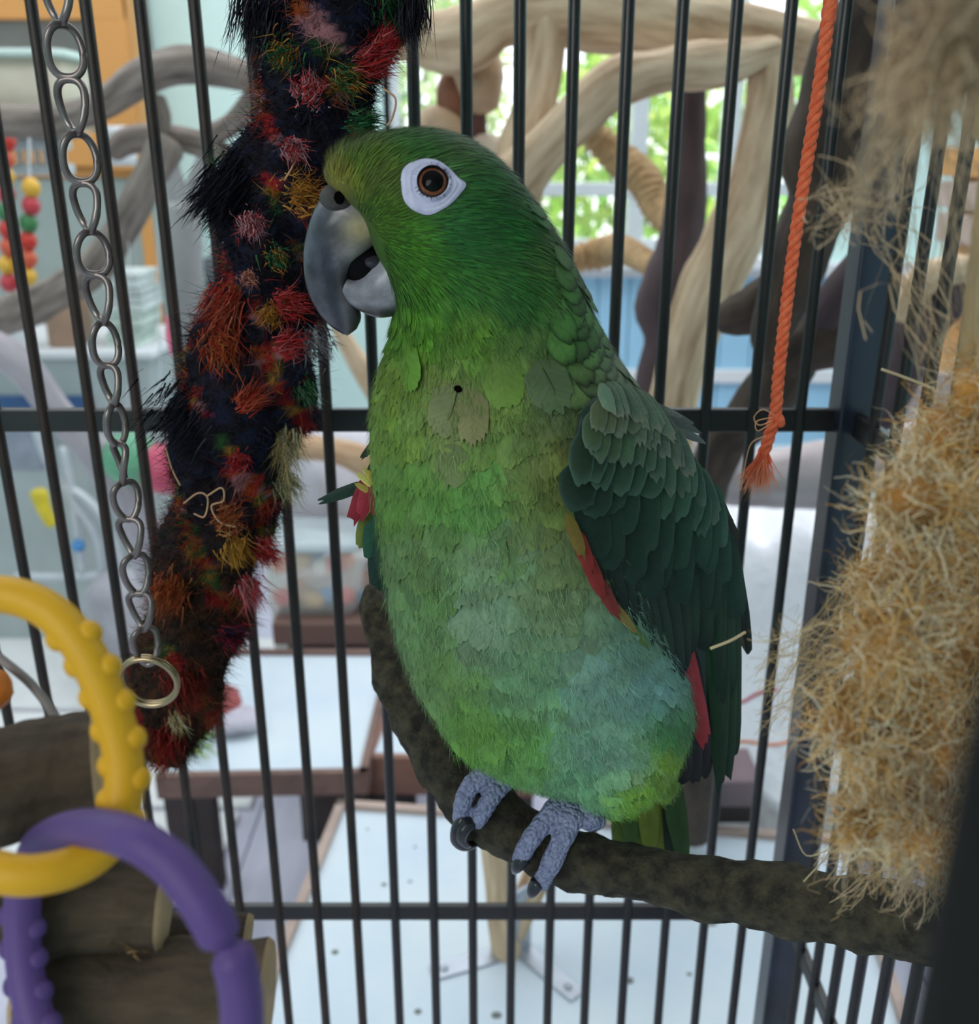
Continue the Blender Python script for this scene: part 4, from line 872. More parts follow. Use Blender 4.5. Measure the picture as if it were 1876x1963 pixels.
for pts, w_ in (([(1690, 708), (1730, 722), (1790, 745)], .0007), ([(1362, 1243), (1400, 1228), (1428, 1212)], .0007), ([(1520, 1590), (1545, 1640), (1590, 1632), (1540, 1690)], .0003), ([(1735, 570), (1745, 582), (1738, 556)], .0004)):
    v, f, uv = tube(spline([P(a, b, DF+.05 if a > 1450 else .285) for a, b in pts], 16), w_*.62, 6); obj('straw', v, f, M('straw', (196, 178, 140), .8), sis, uvs=uv)
v, f, uv = tube(spline([P(1850, 700, DF), P(1900, 300, .2), P(1930, -60, .19), (P(1930, -60, .19).x, P(1930, -60, .19).y, Z1)], 16), .0022, 8); obj('hanger_cord', v, f, M('hemp_cord', (176, 150, 110), .9), sis, uvs=uv)
# ---------------------------------------------------------------- the parrot
mt_fth = feather_mat('plumage', .62, 700, .22)
mt_wfth = feather_mat('wing_plumage', .48, 1100, .2)
parrot = thing('parrot', 'green amazon parrot with white eye ring perching and looking left', 'parrot', PY(1010, 1560, .333))
YC = .335
rows = [  # py, left px, right px, centre Y, half depth
 (246, 770, 830, .327, .006), (256, 716, 872, .327, .013), (274, 668, 912, .327, .0185), (300, 634, 948, .327, .0225), (338, 622, 986, .327, .0252),
 (372, 650, 1012, .327, .027), (410, 690, 1040, .327, .028), (460, 712, 1072, .327, .029), (520, 738, 1100, .328, .0295), (580, 756, 1124, .329, .0305),
 (640, 750, 1148, .331, .033), (700, 734, 1184, .333, .037), (760, 720, 1216, .334, .041), (850, 720, 1236, .335, .0455), (950, 732, 1236, .335, .048),
 (1050, 744, 1240, .335, .050), (1150, 760, 1262, .336, .051), (1250, 790, 1300, .338, .050), (1330, 832, 1318, .340, .047), (1390, 880, 1308, .342, .042),
 (1430, 945, 1300, .344, .034), (1465, 1010, 1285, .346, .024), (1490, 1090, 1262, .348, .012)]
nr_ = 40; vs_ = []
rws = spline(rows, 90)
for py, l, r, y, hd in rws:
    a, b = PY(l, py, y), PY(r, py, y); c = (a+b)/2; h = (b-a).x/2
    for j in range(nr_):
        q = 2*math.pi*j/nr_; cx, sy = math.cos(q), math.sin(q)
        e = 2/2.25; cx = math.copysign(abs(cx)**e, cx); sy = math.copysign(abs(sy)**e, sy)
        vs_.append((c.x+h*cx, c.y+hd*sy, c.z))
m_ = len(rws); fs = [(k*nr_+j, k*nr_+(j+1) % nr_, (k+1)*nr_+(j+1) % nr_, (k+1)*nr_+j) for k in range(m_-1) for j in range(nr_)]
fs += [tuple(range(nr_)), tuple((m_-1)*nr_+j for j in range(nr_-1, -1, -1))]
def eb(px, py, Y, rx, ry, hd):
    c = PY(px, py, Y); k = proj(c)[2]/F; return ball(c, (rx*k, hd, ry*k), 14)
parts_ = [(np.array(vs_), fs), eb(952, 1372, .318, 86, 80, .026), eb(992, 1420, .320, 60, 48, .018), eb(1170, 1442, .321, 116, 92, .028), eb(1170, 1506, .330, 84, 40, .018), eb(1256, 1460, .345, 42, 66, .02)]
bv, bf = joinm(parts_); bv, bf = remesh('body', bv, bf, .0014, 10)
bvh = BVHTree.FromPolygons([V(q) for q in bv], bf)
_l, _n, _, _ = bvh.ray_cast(CAM, (P(950, 1000, 1)-CAM).normalized()); NS = 1 if _n.y < 0 else -1
def hit(px, py, off=0.0):
    d = (P(px, py, 1)-CAM).normalized(); loc, nrm, _, _ = bvh.ray_cast(CAM, d)
    if loc is None: return None, None
    if nrm.dot(d) > 0: nrm = -nrm
    return loc+nrm*off, nrm
ANCH = np.array([  # feather tones, with light and shadow as seen partly kept in
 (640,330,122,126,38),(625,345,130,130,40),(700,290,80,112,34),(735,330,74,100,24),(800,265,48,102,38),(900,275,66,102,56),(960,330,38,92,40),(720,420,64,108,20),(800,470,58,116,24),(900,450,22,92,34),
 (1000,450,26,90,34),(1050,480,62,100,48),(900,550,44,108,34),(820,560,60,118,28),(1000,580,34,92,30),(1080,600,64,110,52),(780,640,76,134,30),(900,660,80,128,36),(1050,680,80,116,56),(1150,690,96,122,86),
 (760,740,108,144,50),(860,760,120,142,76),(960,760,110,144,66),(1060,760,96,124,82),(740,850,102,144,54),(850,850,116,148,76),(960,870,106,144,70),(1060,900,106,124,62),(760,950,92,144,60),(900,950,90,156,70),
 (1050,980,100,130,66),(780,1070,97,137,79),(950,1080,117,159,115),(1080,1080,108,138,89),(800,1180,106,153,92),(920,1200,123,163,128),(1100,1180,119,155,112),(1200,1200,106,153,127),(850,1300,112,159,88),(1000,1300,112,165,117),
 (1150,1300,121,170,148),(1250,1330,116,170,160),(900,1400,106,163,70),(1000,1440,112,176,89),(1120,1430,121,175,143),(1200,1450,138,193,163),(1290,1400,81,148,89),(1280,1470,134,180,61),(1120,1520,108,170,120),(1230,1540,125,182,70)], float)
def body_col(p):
    """feather colour over the body with some seen shading left in, looked up from anchor tones"""
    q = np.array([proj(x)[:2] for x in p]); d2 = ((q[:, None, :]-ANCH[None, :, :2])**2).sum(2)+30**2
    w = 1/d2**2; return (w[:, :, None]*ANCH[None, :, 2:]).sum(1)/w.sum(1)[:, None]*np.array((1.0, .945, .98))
GAIN = 1.04
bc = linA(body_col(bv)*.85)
body = obj('body', bv, bf, mt_fth, parrot, cols=bc, uvs=np.zeros((len(bv), 2)))

def feathers(base, d, nrm, L, W_, col, lift, cup=.25, cols_n=11, rows_n=5, rag=.16, edge=None, tipsh=1.0, droop=.0, root_dark=0.0):
    """batch of vaned feathers with ragged rounded tips; returns verts, quads, cols, uvs"""
    n = len(base); d = d/np.linalg.norm(d, axis=1)[:, None]; s = np.cross(d, nrm); s /= np.linalg.norm(s, axis=1)[:, None]
    u = np.linspace(-1, 1, cols_n); vv = np.linspace(0, 1, rows_n+1)
    A = np.empty((n, rows_n+1, cols_n, 3)); C_ = np.empty((n, rows_n+1, cols_n, 3)); U = np.empty((n, rows_n+1, cols_n, 2))
    rg = 1-rag*RNG.uniform(0, 1, (n, cols_n))
    for k, t in enumerate(vv):
        w = min(1, (t/.45+.12))**.7 if t < .5 else 1.0
        for j, uu in enumerate(u):
            end = 1-.48*tipsh*(1-math.sqrt(max(0, 1-min(1, abs(uu)*.995)**2.4)))             # rounded tip
            along = t*end
            if k == rows_n: along = along*rg[:, j]
            elif k == rows_n-1: along = along*(1-.35*(1-rg[:, j]))
            else: along = np.full(n, along)
            hgt = lift*(along**1.5)*L-cup*abs(uu)**2*W_*w*(.4+.6*t)-droop*L*t*t
            A[:, k, j] = base+d*(L*along)[:, None]+s*(W_*w*uu)[:, None]+nrm*hgt[:, None]
            c = col*(1-root_dark+1.25*root_dark*t)  # roots darker than tips, the feather's own downy tone
            if edge is not None: g = max(0, (max(t, abs(uu)*.95)-.72)/.28); c = col*(1-g)+edge*g
            C_[:, k, j] = c*(1-.10*(abs(uu) < .08))
            U[:, k, j, 0] = uu*W_; U[:, k, j, 1] = along*L
    o = np.arange(n)[:, None]*((rows_n+1)*cols_n); fl = []
    for k in range(rows_n):
        for j in range(cols_n-1): a = k*cols_n+j; fl.append(o+np.array([[a, a+1, a+cols_n+1, a+cols_n]]))
    return A.reshape(-1, 3), np.stack(fl, 1).reshape(-1, 4), C_.reshape(-1, 3), U.reshape(-1, 2)

tri = np.array([q[:3] for q in bf]+[(q[0], q[2], q[3]) for q in bf if len(q) == 4])
e1, e2 = bv[tri[:, 1]]-bv[tri[:, 0]], bv[tri[:, 2]]-bv[tri[:, 0]]; nr = np.cross(e1, e2); ar = np.linalg.norm(nr, axis=1)
nr = nr/ar[:, None]
if (nr*(bv[tri[:, 0]]-bv.mean(0))).sum() < 0: nr = -nr
def sample(n, mind, mask=None):
    pr_ = ar if mask is None else ar*mask
    ti = RNG.choice(len(tri), n, p=pr_/pr_.sum()); w1, w2 = RNG.uniform(0, 1, n), RNG.uniform(0, 1, n); sw = w1+w2 > 1; w1[sw], w2[sw] = 1-w1[sw], 1-w2[sw]
    p = bv[tri[ti, 0]]+e1[ti]*w1[:, None]+e2[ti]*w2[:, None]; keep = []; grid = {}
    for i in range(n):
        m = mind(p[i]); key = tuple((p[i]//.004).astype(int)); ok = True; rg = int(m/.004)+1
        for x in range(-rg, rg+1):
            for y in range(-rg, rg+1):
                for z in range(-rg, rg+1):
                    for j in grid.get((key[0]+x, key[1]+y, key[2]+z), ()):
                        if ((p[i]-p[j])**2).sum() < m*m: ok = False; break
                    if not ok: break
                if not ok: break
            if not ok: break
        if ok: grid.setdefault(key, []).append(i); keep.append(i)
    keep = np.array(keep); return p[keep], nr[ti[keep]]
EYE = [(768, 345), (772, 326), (788, 312), (815, 305), (840, 309), (862, 324), (878, 341), (893, 354), (884, 370), (866, 390), (845, 404), (822, 413), (800, 408), (782, 396), (772, 378)]
CERE = [(615, 372), (640, 354), (668, 354), (680, 374), (684, 400), (706, 424), (728, 460), (736, 500), (748, 550), (752, 590), (735, 605), (640, 600), (590, 500)]
def inside(poly, x, y):
    c = False; j = len(poly)-1
    for i in range(len(poly)):
        (x0, y0), (x1, y1) = poly[i], poly[j]
        if (y0 > y) != (y1 > y) and x < (x1-x0)*(y-y0)/(y1-y0)+x0: c = not c
        j = i
    return c
BEAK0 = np.array(tuple(PY(690, 430, .327)))
def flow(p, nn):
    q = np.array([proj(x)[:2] for x in p])
    rad = p-BEAK0; rad[:, 1] *= .7; rad /= np.linalg.norm(rad, axis=1)[:, None]
    dn = np.zeros_like(p); dn[:, 2] = -1; dn[:, 0] = .12+.25*(q[:, 0] > 1100)
    w = np.clip((q[:, 1]-520)/180, 0, 1)[:, None]
    d = rad*(1-w)+dn*w
    d = d-nn*(d*nn).sum(1)[:, None]; L_ = np.linalg.norm(d, axis=1)[:, None]
    return d/np.maximum(L_, 1e-6), q
def conform(p, d, L_, lift):
    """bend each feather so that its tip lies just above the body surface"""
    o = np.empty_like(p)
    for i in range(len(p)):
        t = V(p[i]+d[i]*L_[i]); loc, nrm, _, _ = bvh.find_nearest(t)
        s_ = loc-V(bv.mean(0)); nrm = nrm if nrm.dot(V(p[i]-p[i])+nrm) > 0 else -nrm
        o[i] = loc+NS*nrm*(L_[i]*lift)-V(p[i])
    L2 = np.linalg.norm(o, axis=1); return o/L2[:, None], np.clip(L2, L_*.6, L_*1.3)
# body: broad, ragged contour feathers
def sp(p):
    py = proj(p)[1]; return .0030 if py < 760 else (.0046 if py < 1000 else (.0050 if py < 1340 else .0040))
p, nn = sample(40000, sp)
d, q = flow(p, nn); ok = q[:, 1] > 585+RNG.normal(size=len(p))*14
p, nn, d, q = p[ok], nn[ok], d[ok], q[ok]; n = len(p)
d = d+RNG.normal(size=(n, 3))*.10; d -= nn*(d*nn).sum(1)[:, None]
sz = np.interp(q[:, 1], [560, 700, 850, 1000, 1300, 1390, 1440, 1550], [.0075, .0115, .0155, .0175, .017, .0145, .011, .009])
tip_ok = np.array([not inside(CERE, *proj(a+b*l)[:2]) for a, b, l in zip(p, d, sz)])
p, nn, d, q, sz = p[tip_ok], nn[tip_ok], d[tip_ok], q[tip_ok], sz[tip_ok]; n = len(p)
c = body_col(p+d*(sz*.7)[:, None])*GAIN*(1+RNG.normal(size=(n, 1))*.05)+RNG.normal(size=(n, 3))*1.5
cl = linA(c); nape = np.clip((q[:, 0]-1010)/60, 0, 1)*np.clip((760-q[:, 1])/80, 0, 1)
edge = cl*(1-.72*nape[:, None])*np.array((1.06, 1.0, .9))
order = np.argsort(-p[:, 2])
d, sz = conform(p, d, sz, .13)
A, fs, C_, U = feathers(p+nn*.0001, d, nn, sz*RNG.uniform(.92, 1.08, n), sz*RNG.uniform(.36, .44, n), cl, RNG.uniform(-.01, .03, n), cup=.18, cols_n=15, rag=.16, edge=edge, root_dark=.42)
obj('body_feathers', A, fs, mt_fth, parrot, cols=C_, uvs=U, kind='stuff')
# loose barbs that fray the feather tips
m_ = 46000; ii = RNG.integers(0, n, m_); sd = np.cross(d, nn)
bs = p[ii]+d[ii]*(sz[ii]*RNG.uniform(.45, .95, m_))[:, None]+sd[ii]*(sz[ii]*.36*RNG.uniform(-1, 1, m_))[:, None]+nn[ii]*(sz[ii]*.05)[:, None]
dd_ = d[ii]+sd[ii]*RNG.normal(size=(m_, 1))*.35+nn[ii]*RNG.uniform(.0, .22, m_)[:, None]
A, fs, C_, U = ribbons(bs, dd_, np.maximum(sz[ii], .012)*RNG.uniform(.16, .36, m_), np.full(m_, .00012), np.clip(cl[ii]*RNG.uniform(.6, 1.3, (m_, 1)), 0, 1), side=sd[ii], bend=RNG.normal(size=(m_, 3))*.12, seg=2)
obj('feather_barbs', A, fs, mt_fth, parrot, cols=C_, uvs=U*.001, kind='stuff')
# head: dense short hair-like feathers
p, nn = sample(70000, lambda a: .00075, np.array([proj(bv[t[0]])[1] < 680 for t in tri]))
d, q = flow(p, nn); ok = q[:, 1] < 640+RNG.normal(size=len(p))*14
p, nn, d, q = p[ok], nn[ok], d[ok], q[ok]; n = len(p)
L_ = np.interp(np.hypot(q[:, 0]-690, q[:, 1]-420), [0, 90, 250, 450], [.0030, .0038, .0052, .0072])
brow = np.clip((730-q[:, 0])/60, 0, 1)*np.clip((345-q[:, 1])/30, 0, 1)
near = p[:, 1] < .327
def bad(a, b, l):
    x, y = proj(a)[:2]; x1, y1 = proj(a+b*l*.8)[:2]
    return inside(EYE, x, y) or inside(EYE, x1, y1) or inside(CERE, x, y)
ok = np.array([not bad(a, b, l) for a, b, l in zip(p, d, L_)]); p, nn, d, q, L_, brow = p[ok], nn[ok], d[ok], q[ok], L_[ok], brow[ok]; n = len(p)
c = body_col(p+d*(L_*.6)[:, None])*GAIN*(1+RNG.normal(size=(n, 1))*.10)+RNG.normal(size=(n, 3))*3
d, L_ = conform(p, d, L_, .12)
dir_ = d+nn*(RNG.uniform(.0, .12, n)+brow*.55)[:, None]+RNG.normal(size=(n, 3))*.06
sd = np.cross(d, nn)
A, fs, C_, U = ribbons(p+nn*.0001, dir_, L_*RNG.uniform(.85, 1.2, n), L_*.085*RNG.uniform(.7, 1.2, n), linA(c), side=sd, seg=3, bend=RNG.normal(size=(n, 3))*.06)
obj('head_feathers', A, fs, mt_fth, parrot, cols=C_, uvs=U*.001, kind='stuff')
# nape scales with dark rims
NP = [(x, y) for y in range(350, 770, 20) for x in range(960, 1220, 25)]
bs, ns, ds = [], [], []
for i, (x, y) in enumerate(NP):
    bx = np.interp(y, [360, 460, 580, 700, 760], [985, 1040, 1050, 1060, 1080])
    if x < bx+random.uniform(-10, 18): continue
    a, b = hit(x+(15 if ((y-350)//20) % 2 else 0)+random.uniform(-5, 5), y+random.uniform(-4, 4))
    if a is None: continue
    bs.append(tuple(a)); ns.append(tuple(b))
bs, ns = np.array(bs), np.array(ns); ds, q = flow(bs, ns); ds = ds+np.array((.25, 0, -.55)); ds -= ns*(ds*ns).sum(1)[:, None]; n = len(bs)
sz = np.interp(q[:, 1], [360, 480, 620, 760], [.006, .0085, .011, .013]); c = linA(body_col(bs)*1.12*(1+RNG.normal(size=(n, 1))*.08))
ds /= np.linalg.norm(ds, axis=1)[:, None]; ds, sz = conform(bs, ds, sz, .16)
A, fs, C_, U = feathers(bs+ns*.0008, ds, ns, sz*1.15, sz*.42, c, np.full(n, .03), cup=.05, cols_n=13, rag=.12, edge=c*.16, root_dark=.5)
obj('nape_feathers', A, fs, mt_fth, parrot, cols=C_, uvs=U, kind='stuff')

# single large greyish breast feathers with dark shafts, around a painted gap shadow
def breast(b, t, wpx, col, off):
    o, n0 = hit(*b); e_, n1 = hit(*t); o = o+n0*off*.5; e_ = e_+n1*off; d_ = e_-o; w_ = wpx/2/F*proj(o)[2]
    A, fs, C_, U = feathers(np.array([tuple(o)]), np.array([tuple(d_)]), np.array([tuple(n0)]), np.array([d_.length]), np.array([w_]), linA(np.array(col, float))[None], np.array([.0]), cup=.12, cols_n=19, rows_n=8, rag=.16, root_dark=.25)
    obj('breast_feather', A, fs, mt_fth, parrot, cols=C_, uvs=U)
    if w_ < .0066: return
    c_ = spline([tuple(o+d_*.15+n0*.0004), tuple((o+e_)/2+n0*.0007+RGT*.0006), tuple(o+d_*.62+n0*.0004)], 8); v, f, uv = tube(c_, np.linspace(.00013, .00006, 8), 5); obj('feather_shaft', v, f, M('dark_shaft', (46, 48, 34), .7, spec=.1), parrot, uvs=uv)
for b, t, w, c, off in (((884, 736), (850, 846), 92, (118, 128, 84), .0030), ((800, 735), (795, 835), 80, (112, 142, 66), .0026), ((905, 745), (910, 860), 64, (128, 128, 84), .0034), ((868, 850), (872, 940), 70, (112, 130, 80), .0026), ((1030, 690), (1072, 800), 90, (88, 110, 74), .0030), ((780, 660), (800, 760), 70, (96, 140, 44), .0026), ((955, 690), (975, 790), 80, (104, 138, 56), .0026), ((1070, 1090), (1080, 1190), 110, (112, 136, 92), .0026), ((970, 1020), (975, 1120), 90, (108, 146, 88), .0026), ((840, 1090), (850, 1190), 90, (100, 140, 76), .0026)):
    breast(b, t, w, c, off)
a_, n_ = hit(881, 745); v, f = ball(a_+n_*.0022, (.0013, .0008, .0011), 8, .5, 700); obj('gap_shadow', v, f, M('gap_shadow_black', (10, 9, 8), 1, spec=0), parrot, label='small black spot painting the shadow in a gap between breast feathers')  # black blob painted as the shadow where feathers part
# ---- beak
mt_beak = M('beak_horn', (255, 255, 255), .26, .5, 150, attr=True, spec=.45, bump=.12, bscale=160, bdist=.0005)
YH = .327
def loft_beak(sec, colf, name, e=2.3, n=44, m=70):
    s_ = spline(sec, m); vs_, fs = [], []
    for ox, oy, ix, iy, w_, *_ in s_:
        a, b = PY(ox, oy, YH), PY(ix, iy, YH); c = (a+b)/2; h = (a-b)/2
        for j in range(n):
            q = 2*math.pi*j/n; ca, sa = math.cos(q), math.sin(q)
            ca = math.copysign(abs(ca)**(2/e), ca); sa = math.copysign(abs(sa)**(2/e), sa)
            vs_.append(c+h*ca+V((0, w_*sa, 0)))
    fs = [(k*n+j, k*n+(j+1) % n, (k+1)*n+(j+1) % n, (k+1)*n+j) for k in range(m-1) for j in range(n)]+[tuple(range(n)), tuple((m-1)*n+j for j in range(n-1, -1, -1))]
    cs = [colf(*proj(v)[:2], v) for v in vs_]
    return obj(name, vs_, fs, mt_beak, parrot, cols=linA(cs))
def upper_col(x, y, v):
    rid = np.interp(x+(y-500)*.12, [584, 604, 640, 664], [0, .25, .5, 1])      # ridge to cutting edge
    base = np.array((74, 76, 88))*(1-rid)+np.array((116, 114, 122))*rid
    n_ = noise.noise(V(v)*130); n2 = noise.noise(V((v[0]*160, v[1]*60, v[2]*60)))
    base = base*(1+.30*n_)+26*n2
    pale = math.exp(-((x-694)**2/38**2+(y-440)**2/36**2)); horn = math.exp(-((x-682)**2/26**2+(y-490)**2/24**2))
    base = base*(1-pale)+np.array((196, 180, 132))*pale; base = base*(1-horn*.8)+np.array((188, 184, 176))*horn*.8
    tip = max(0, min(1, (y-560)/60)); base = base*(1-.18*tip)
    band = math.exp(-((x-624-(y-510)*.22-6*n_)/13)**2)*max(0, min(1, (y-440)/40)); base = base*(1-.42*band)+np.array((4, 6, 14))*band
    sheen_ = math.exp(-((x-650-(y-500)*.16-8*n2)/9)**2)*max(0, min(1, (y-430)/40)); base = base+30*sheen_  # highlight streak painted into the horn colour
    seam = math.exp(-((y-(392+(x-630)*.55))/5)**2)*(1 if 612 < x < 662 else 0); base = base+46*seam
    return base
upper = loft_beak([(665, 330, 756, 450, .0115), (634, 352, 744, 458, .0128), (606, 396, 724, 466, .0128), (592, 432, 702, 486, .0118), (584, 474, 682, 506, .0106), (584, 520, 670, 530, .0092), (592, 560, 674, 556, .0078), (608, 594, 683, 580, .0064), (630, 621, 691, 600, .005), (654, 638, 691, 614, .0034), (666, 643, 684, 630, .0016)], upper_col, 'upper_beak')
def lower_col(x, y, v):
    n_ = noise.noise(V(v)*140); g = np.array((158, 158, 168))*(1+.16*n_)
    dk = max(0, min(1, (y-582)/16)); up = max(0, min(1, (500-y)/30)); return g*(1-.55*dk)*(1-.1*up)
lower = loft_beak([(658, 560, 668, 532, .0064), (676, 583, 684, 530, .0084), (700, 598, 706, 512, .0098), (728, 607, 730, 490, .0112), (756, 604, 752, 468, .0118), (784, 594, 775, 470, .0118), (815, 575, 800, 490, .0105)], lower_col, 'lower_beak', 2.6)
mt_mouth = M('mouth_dark', (13, 12, 15), .9, .3, 80, spec=.1)
v, f = ball(PY(702, 512, YH), (.0074, .0082, .0074), 12, .1, 100); obj('mouth', v, f, mt_mouth, parrot, label='dark inside of the mouth')
v, f = ball(PY(716, 502, YH-.0036), (.0034, .0052, .0024), 10, .15, 200); obj('tongue', v, f, M('grey_tongue', (50, 50, 60), .5, .2, 80, spec=.25), parrot)
# cere with nostril
mt_cere = M('cere_skin', (58, 54, 52), .75, .3, 260, bump=.6, bscale=500, bdist=.0005)
c = PY(660, 382, YH); k = proj(c)[2]/F
v, f = ball(c+V((.0, -.0010, 0)), (46*k, .0134, 34*k), 16, .06, 120); obj('cere', v, f, mt_cere, parrot, label='grey bare cere above the beak')
cb = BVHTree.FromPolygons([V(x) for x in v], f)
loc, nrm, _, _ = cb.ray_cast(CAM, (P(650, 379, 1)-CAM).normalized())
if loc is not None:
    v, f = ball(loc, (.0017, .0005, .0020), 8); obj('nostril', v, f, M('nostril_dark', (9, 8, 9), 1, spec=0), parrot)
n = 160; th_ = RNG.uniform(0, 2*np.pi, n); bs = []
for a, r in zip(th_, RNG.uniform(0, 1, n)**.5):
    loc, nrm, _, _ = cb.ray_cast(CAM, (P(664+math.cos(a)*34*r, 380+math.sin(a)*28*r, 1)-CAM).normalized())
    if loc is not None: bs.append(tuple(loc))
bs = np.array(bs); n = len(bs)
A, fs, C_, U = ribbons(bs, RNG.normal(size=(n, 3))*.5+np.array((.5, -.6, .2)), RNG.uniform(.0007, .0016, n), np.full(n, .00006), linA(np.tile((40, 38, 38), (n, 1)))); obj('cere_bristles', A, fs, mt_fth, parrot, cols=C_, uvs=U*.001, kind='stuff')
# ---- eye: ring of bare skin, iris and pupil on a domed ball
mt_skin = M('eye_skin', (186, 188, 216), .6, .12, 300, rgb2=(206, 206, 230), bump=.3, bscale=300, bdist=.0004)
ey = (829, 353); er = 31
el, en = hit(*ey)
def eye(side_pts, name='eye'):
    pass
outl = spline([(a, b) for a, b in EYE]+[EYE[0]], 73)[:-1]
R_ = 12; vs_, fs = [], []; n = len(outl)
for k in range(R_+1):
    t = k/R_
    for x, y in outl:
        a = math.atan2(y-ey[1], x-ey[0]); ix, iy = ey[0]+math.cos(a)*er*.98, ey[1]+math.sin(a)*er*.98
        px, py = ix+(x-ix)*t, iy+(y-iy)*t
        l_, n_ = hit(px, py)
        rid = .0006*math.sin(t*17+2*noise.noise(V((px*.03, py*.03, 0))))*(1-t)
        vs_.append(l_+en*(.0013*(1-.65*t**4)+rid+.0012*math.exp(-(t/.18)**2)))
fs = [(k*n+j, k*n+(j+1) % n, (k+1)*n+(j+1) % n, (k+1)*n+j) for k in range(R_) for j in range(n)]
obj('eye_ring', vs_, fs, mt_skin, parrot, label='bare lavender-white skin around the eye')
ed = proj(el)[2]; erad = er/F*ed; sx = RGT-en*RGT.dot(en); sx.normalize(); sy = en.cross(sx)
def cap(r0, r1, bulge, mat, name, parent, n=40, m=6, rise=0):
    vs_, fs = [], []
    for k in range(m+1):
        r = erad*(r0+(r1-r0)*k/m)
        for j in range(n):
            a = 2*math.pi*j/n; z = bulge*(1-(r/erad)**2)
            vs_.append(el+sx*math.cos(a)*r+sy*math.sin(a)*r+en*(z+rise))
    fs = [(k*n+j, k*n+(j+1) % n, (k+1)*n+(j+1) % n, (k+1)*n+j) for k in range(m) for j in range(n)]
    return obj(name, vs_, fs, mat, parent)
eyeo = thing('eye', None, None, el, parent=parrot)
mt_iris = M('orange_iris', (112, 60, 36), .12, .45, 900, rgb2=(150, 88, 56), spec=.35)
mt_pup = M('pupil_black', (3, 3, 4), .04, .1, spec=.14); mt_rim = M('eye_rim', (34, 26, 26), .5, .3, 400)
cap(.0, .70, .0026, mt_pup, 'pupil', eyeo, rise=.0010); cap(.68, .87, .0026, mt_iris, 'iris', eyeo, rise=.0010); cap(.84, 1.12, .0022, mt_rim, 'eye_rim', eyeo, rise=.0012)
n = 54; a = np.linspace(0, 2*np.pi, n, endpoint=False)+RNG.normal(size=n)*.03; rad = np.outer(np.cos(a), np.array(sx))+np.outer(np.sin(a), np.array(sy))
A, fs, C_, U = ribbons(np.array(el)+rad*erad*.96+np.array(en)*.0022, rad+np.array(en)*.3, np.full(n, .0012)*RNG.uniform(.6, 1.2, n), np.full(n, .00022), linA(np.tile((44, 38, 44), (n, 1)))); obj('eyelash', A, fs, mt_fth, eyeo, cols=C_, uvs=U*.001)
# the far eye
b_ = BVHTree.FromPolygons([V(x) for x in bv], bf); l2, n2, _, _ = b_.ray_cast(V((el.x, .6, el.z)), V((0, -1, 0)))
if l2 is not None:
    v, f = ball(l2, (.0085, .0016, .0072), 10); obj('eye_ring', v, f, mt_skin, parrot)
    v, f = ball(l2, (.0046, .003, .0046), 10); obj('eyeball', v, f, mt_pup, parrot)

# ---- wings
def wingY(px, py):
    t = max(0, (px-1090)/330); return .282+.058*t**1.35+max(0, (py-1150)/400)*.012
def wpt(px, py, off=0): return PY(px, py, wingY(px, py)-off)
wing = thing('wing', 'folded dark green wing', None, wpt(1250, 1000), parent=parrot)
# body of the wing under the feathers
outer = [(1150, 765), (1230, 790), (1290, 850), (1340, 920), (1380, 1000), (1404, 1100), (1410, 1210), (1396, 1330), (1380, 1430)]
inner = [(1112, 800), (1098, 870), (1098, 940), (1108, 1000), (1130, 1070), (1170, 1140), (1220, 1220), (1290, 1300), (1350, 1400)]
so, si = spline(outer, 26), spline(inner, 26); vs_, fs = [], []
for k in range(26):
    for j in range(7):
        t = j/6; a = si[k]*(1-t)+so[k]*t; vs_.append(wpt(a[0], a[1], -.0015))
for k in range(26):
    for j in range(7):
        t = j/6; a = si[k]*(1-t)+so[k]*t; q = wpt(a[0], a[1], -.0015); vs_.append(q+V((0, .0035+.004*math.sin(t*math.pi), 0)))
g = 26*7
for k in range(25):
    for j in range(6):
        a = k*7+j; fs.append((a, a+1, a+8, a+7)); fs.append((g+a, g+a+7, g+a+8, g+a+1))
for k in range(25): fs += [(k*7, k*7+7, g+k*7+7, g+k*7), (k*7+6, g+k*7+6, g+k*7+13, k*7+13)]
for j in range(6): fs += [(j, g+j, g+j+1, j+1), (175+j, 175+j+1, g+175+j+1, g+175+j)]
obj('wing_base', vs_, fs, mt_wfth, wing, cols=linA(np.tile((26, 52, 42), (len(vs_), 1))), uvs=np.zeros((len(vs_), 2)))
def wfeather(b, t, wpx, col, off=0, edge=None, rag=.05, parent=None, name='feather', yf=wpt, tipsh=.9, cn=9, rn=8, jit=.06, lift=.02, cup=.18):
    o, e_ = yf(b[0], b[1], off*.6), yf(t[0], t[1], off+.0012); d = e_-o; L_ = d.length
    nn_ = V((0.25, -1, .15)); nn_ = nn_-d*(nn_.dot(d)/L_**2); nn_.normalize()
    w_ = wpx/2/F*proj((o+e_)/2)[2]
    c = linA(np.array(col, float)*(1+random.gauss(0, jit)))[None]
    ed = linA(np.array(edge, float))[None] if edge is not None else None
    A, fs, C_, U = feathers(np.array([tuple(o)]), np.array([tuple(d)]), np.array([tuple(nn_)]), np.array([L_]), np.array([w_]), c, np.array([lift]), cup=cup, cols_n=cn, rows_n=rn, rag=rag, edge=ed, tipsh=tipsh)
    ob = obj(name, A, fs, mt_wfth, parent or wing, cols=C_, uvs=U); return ob
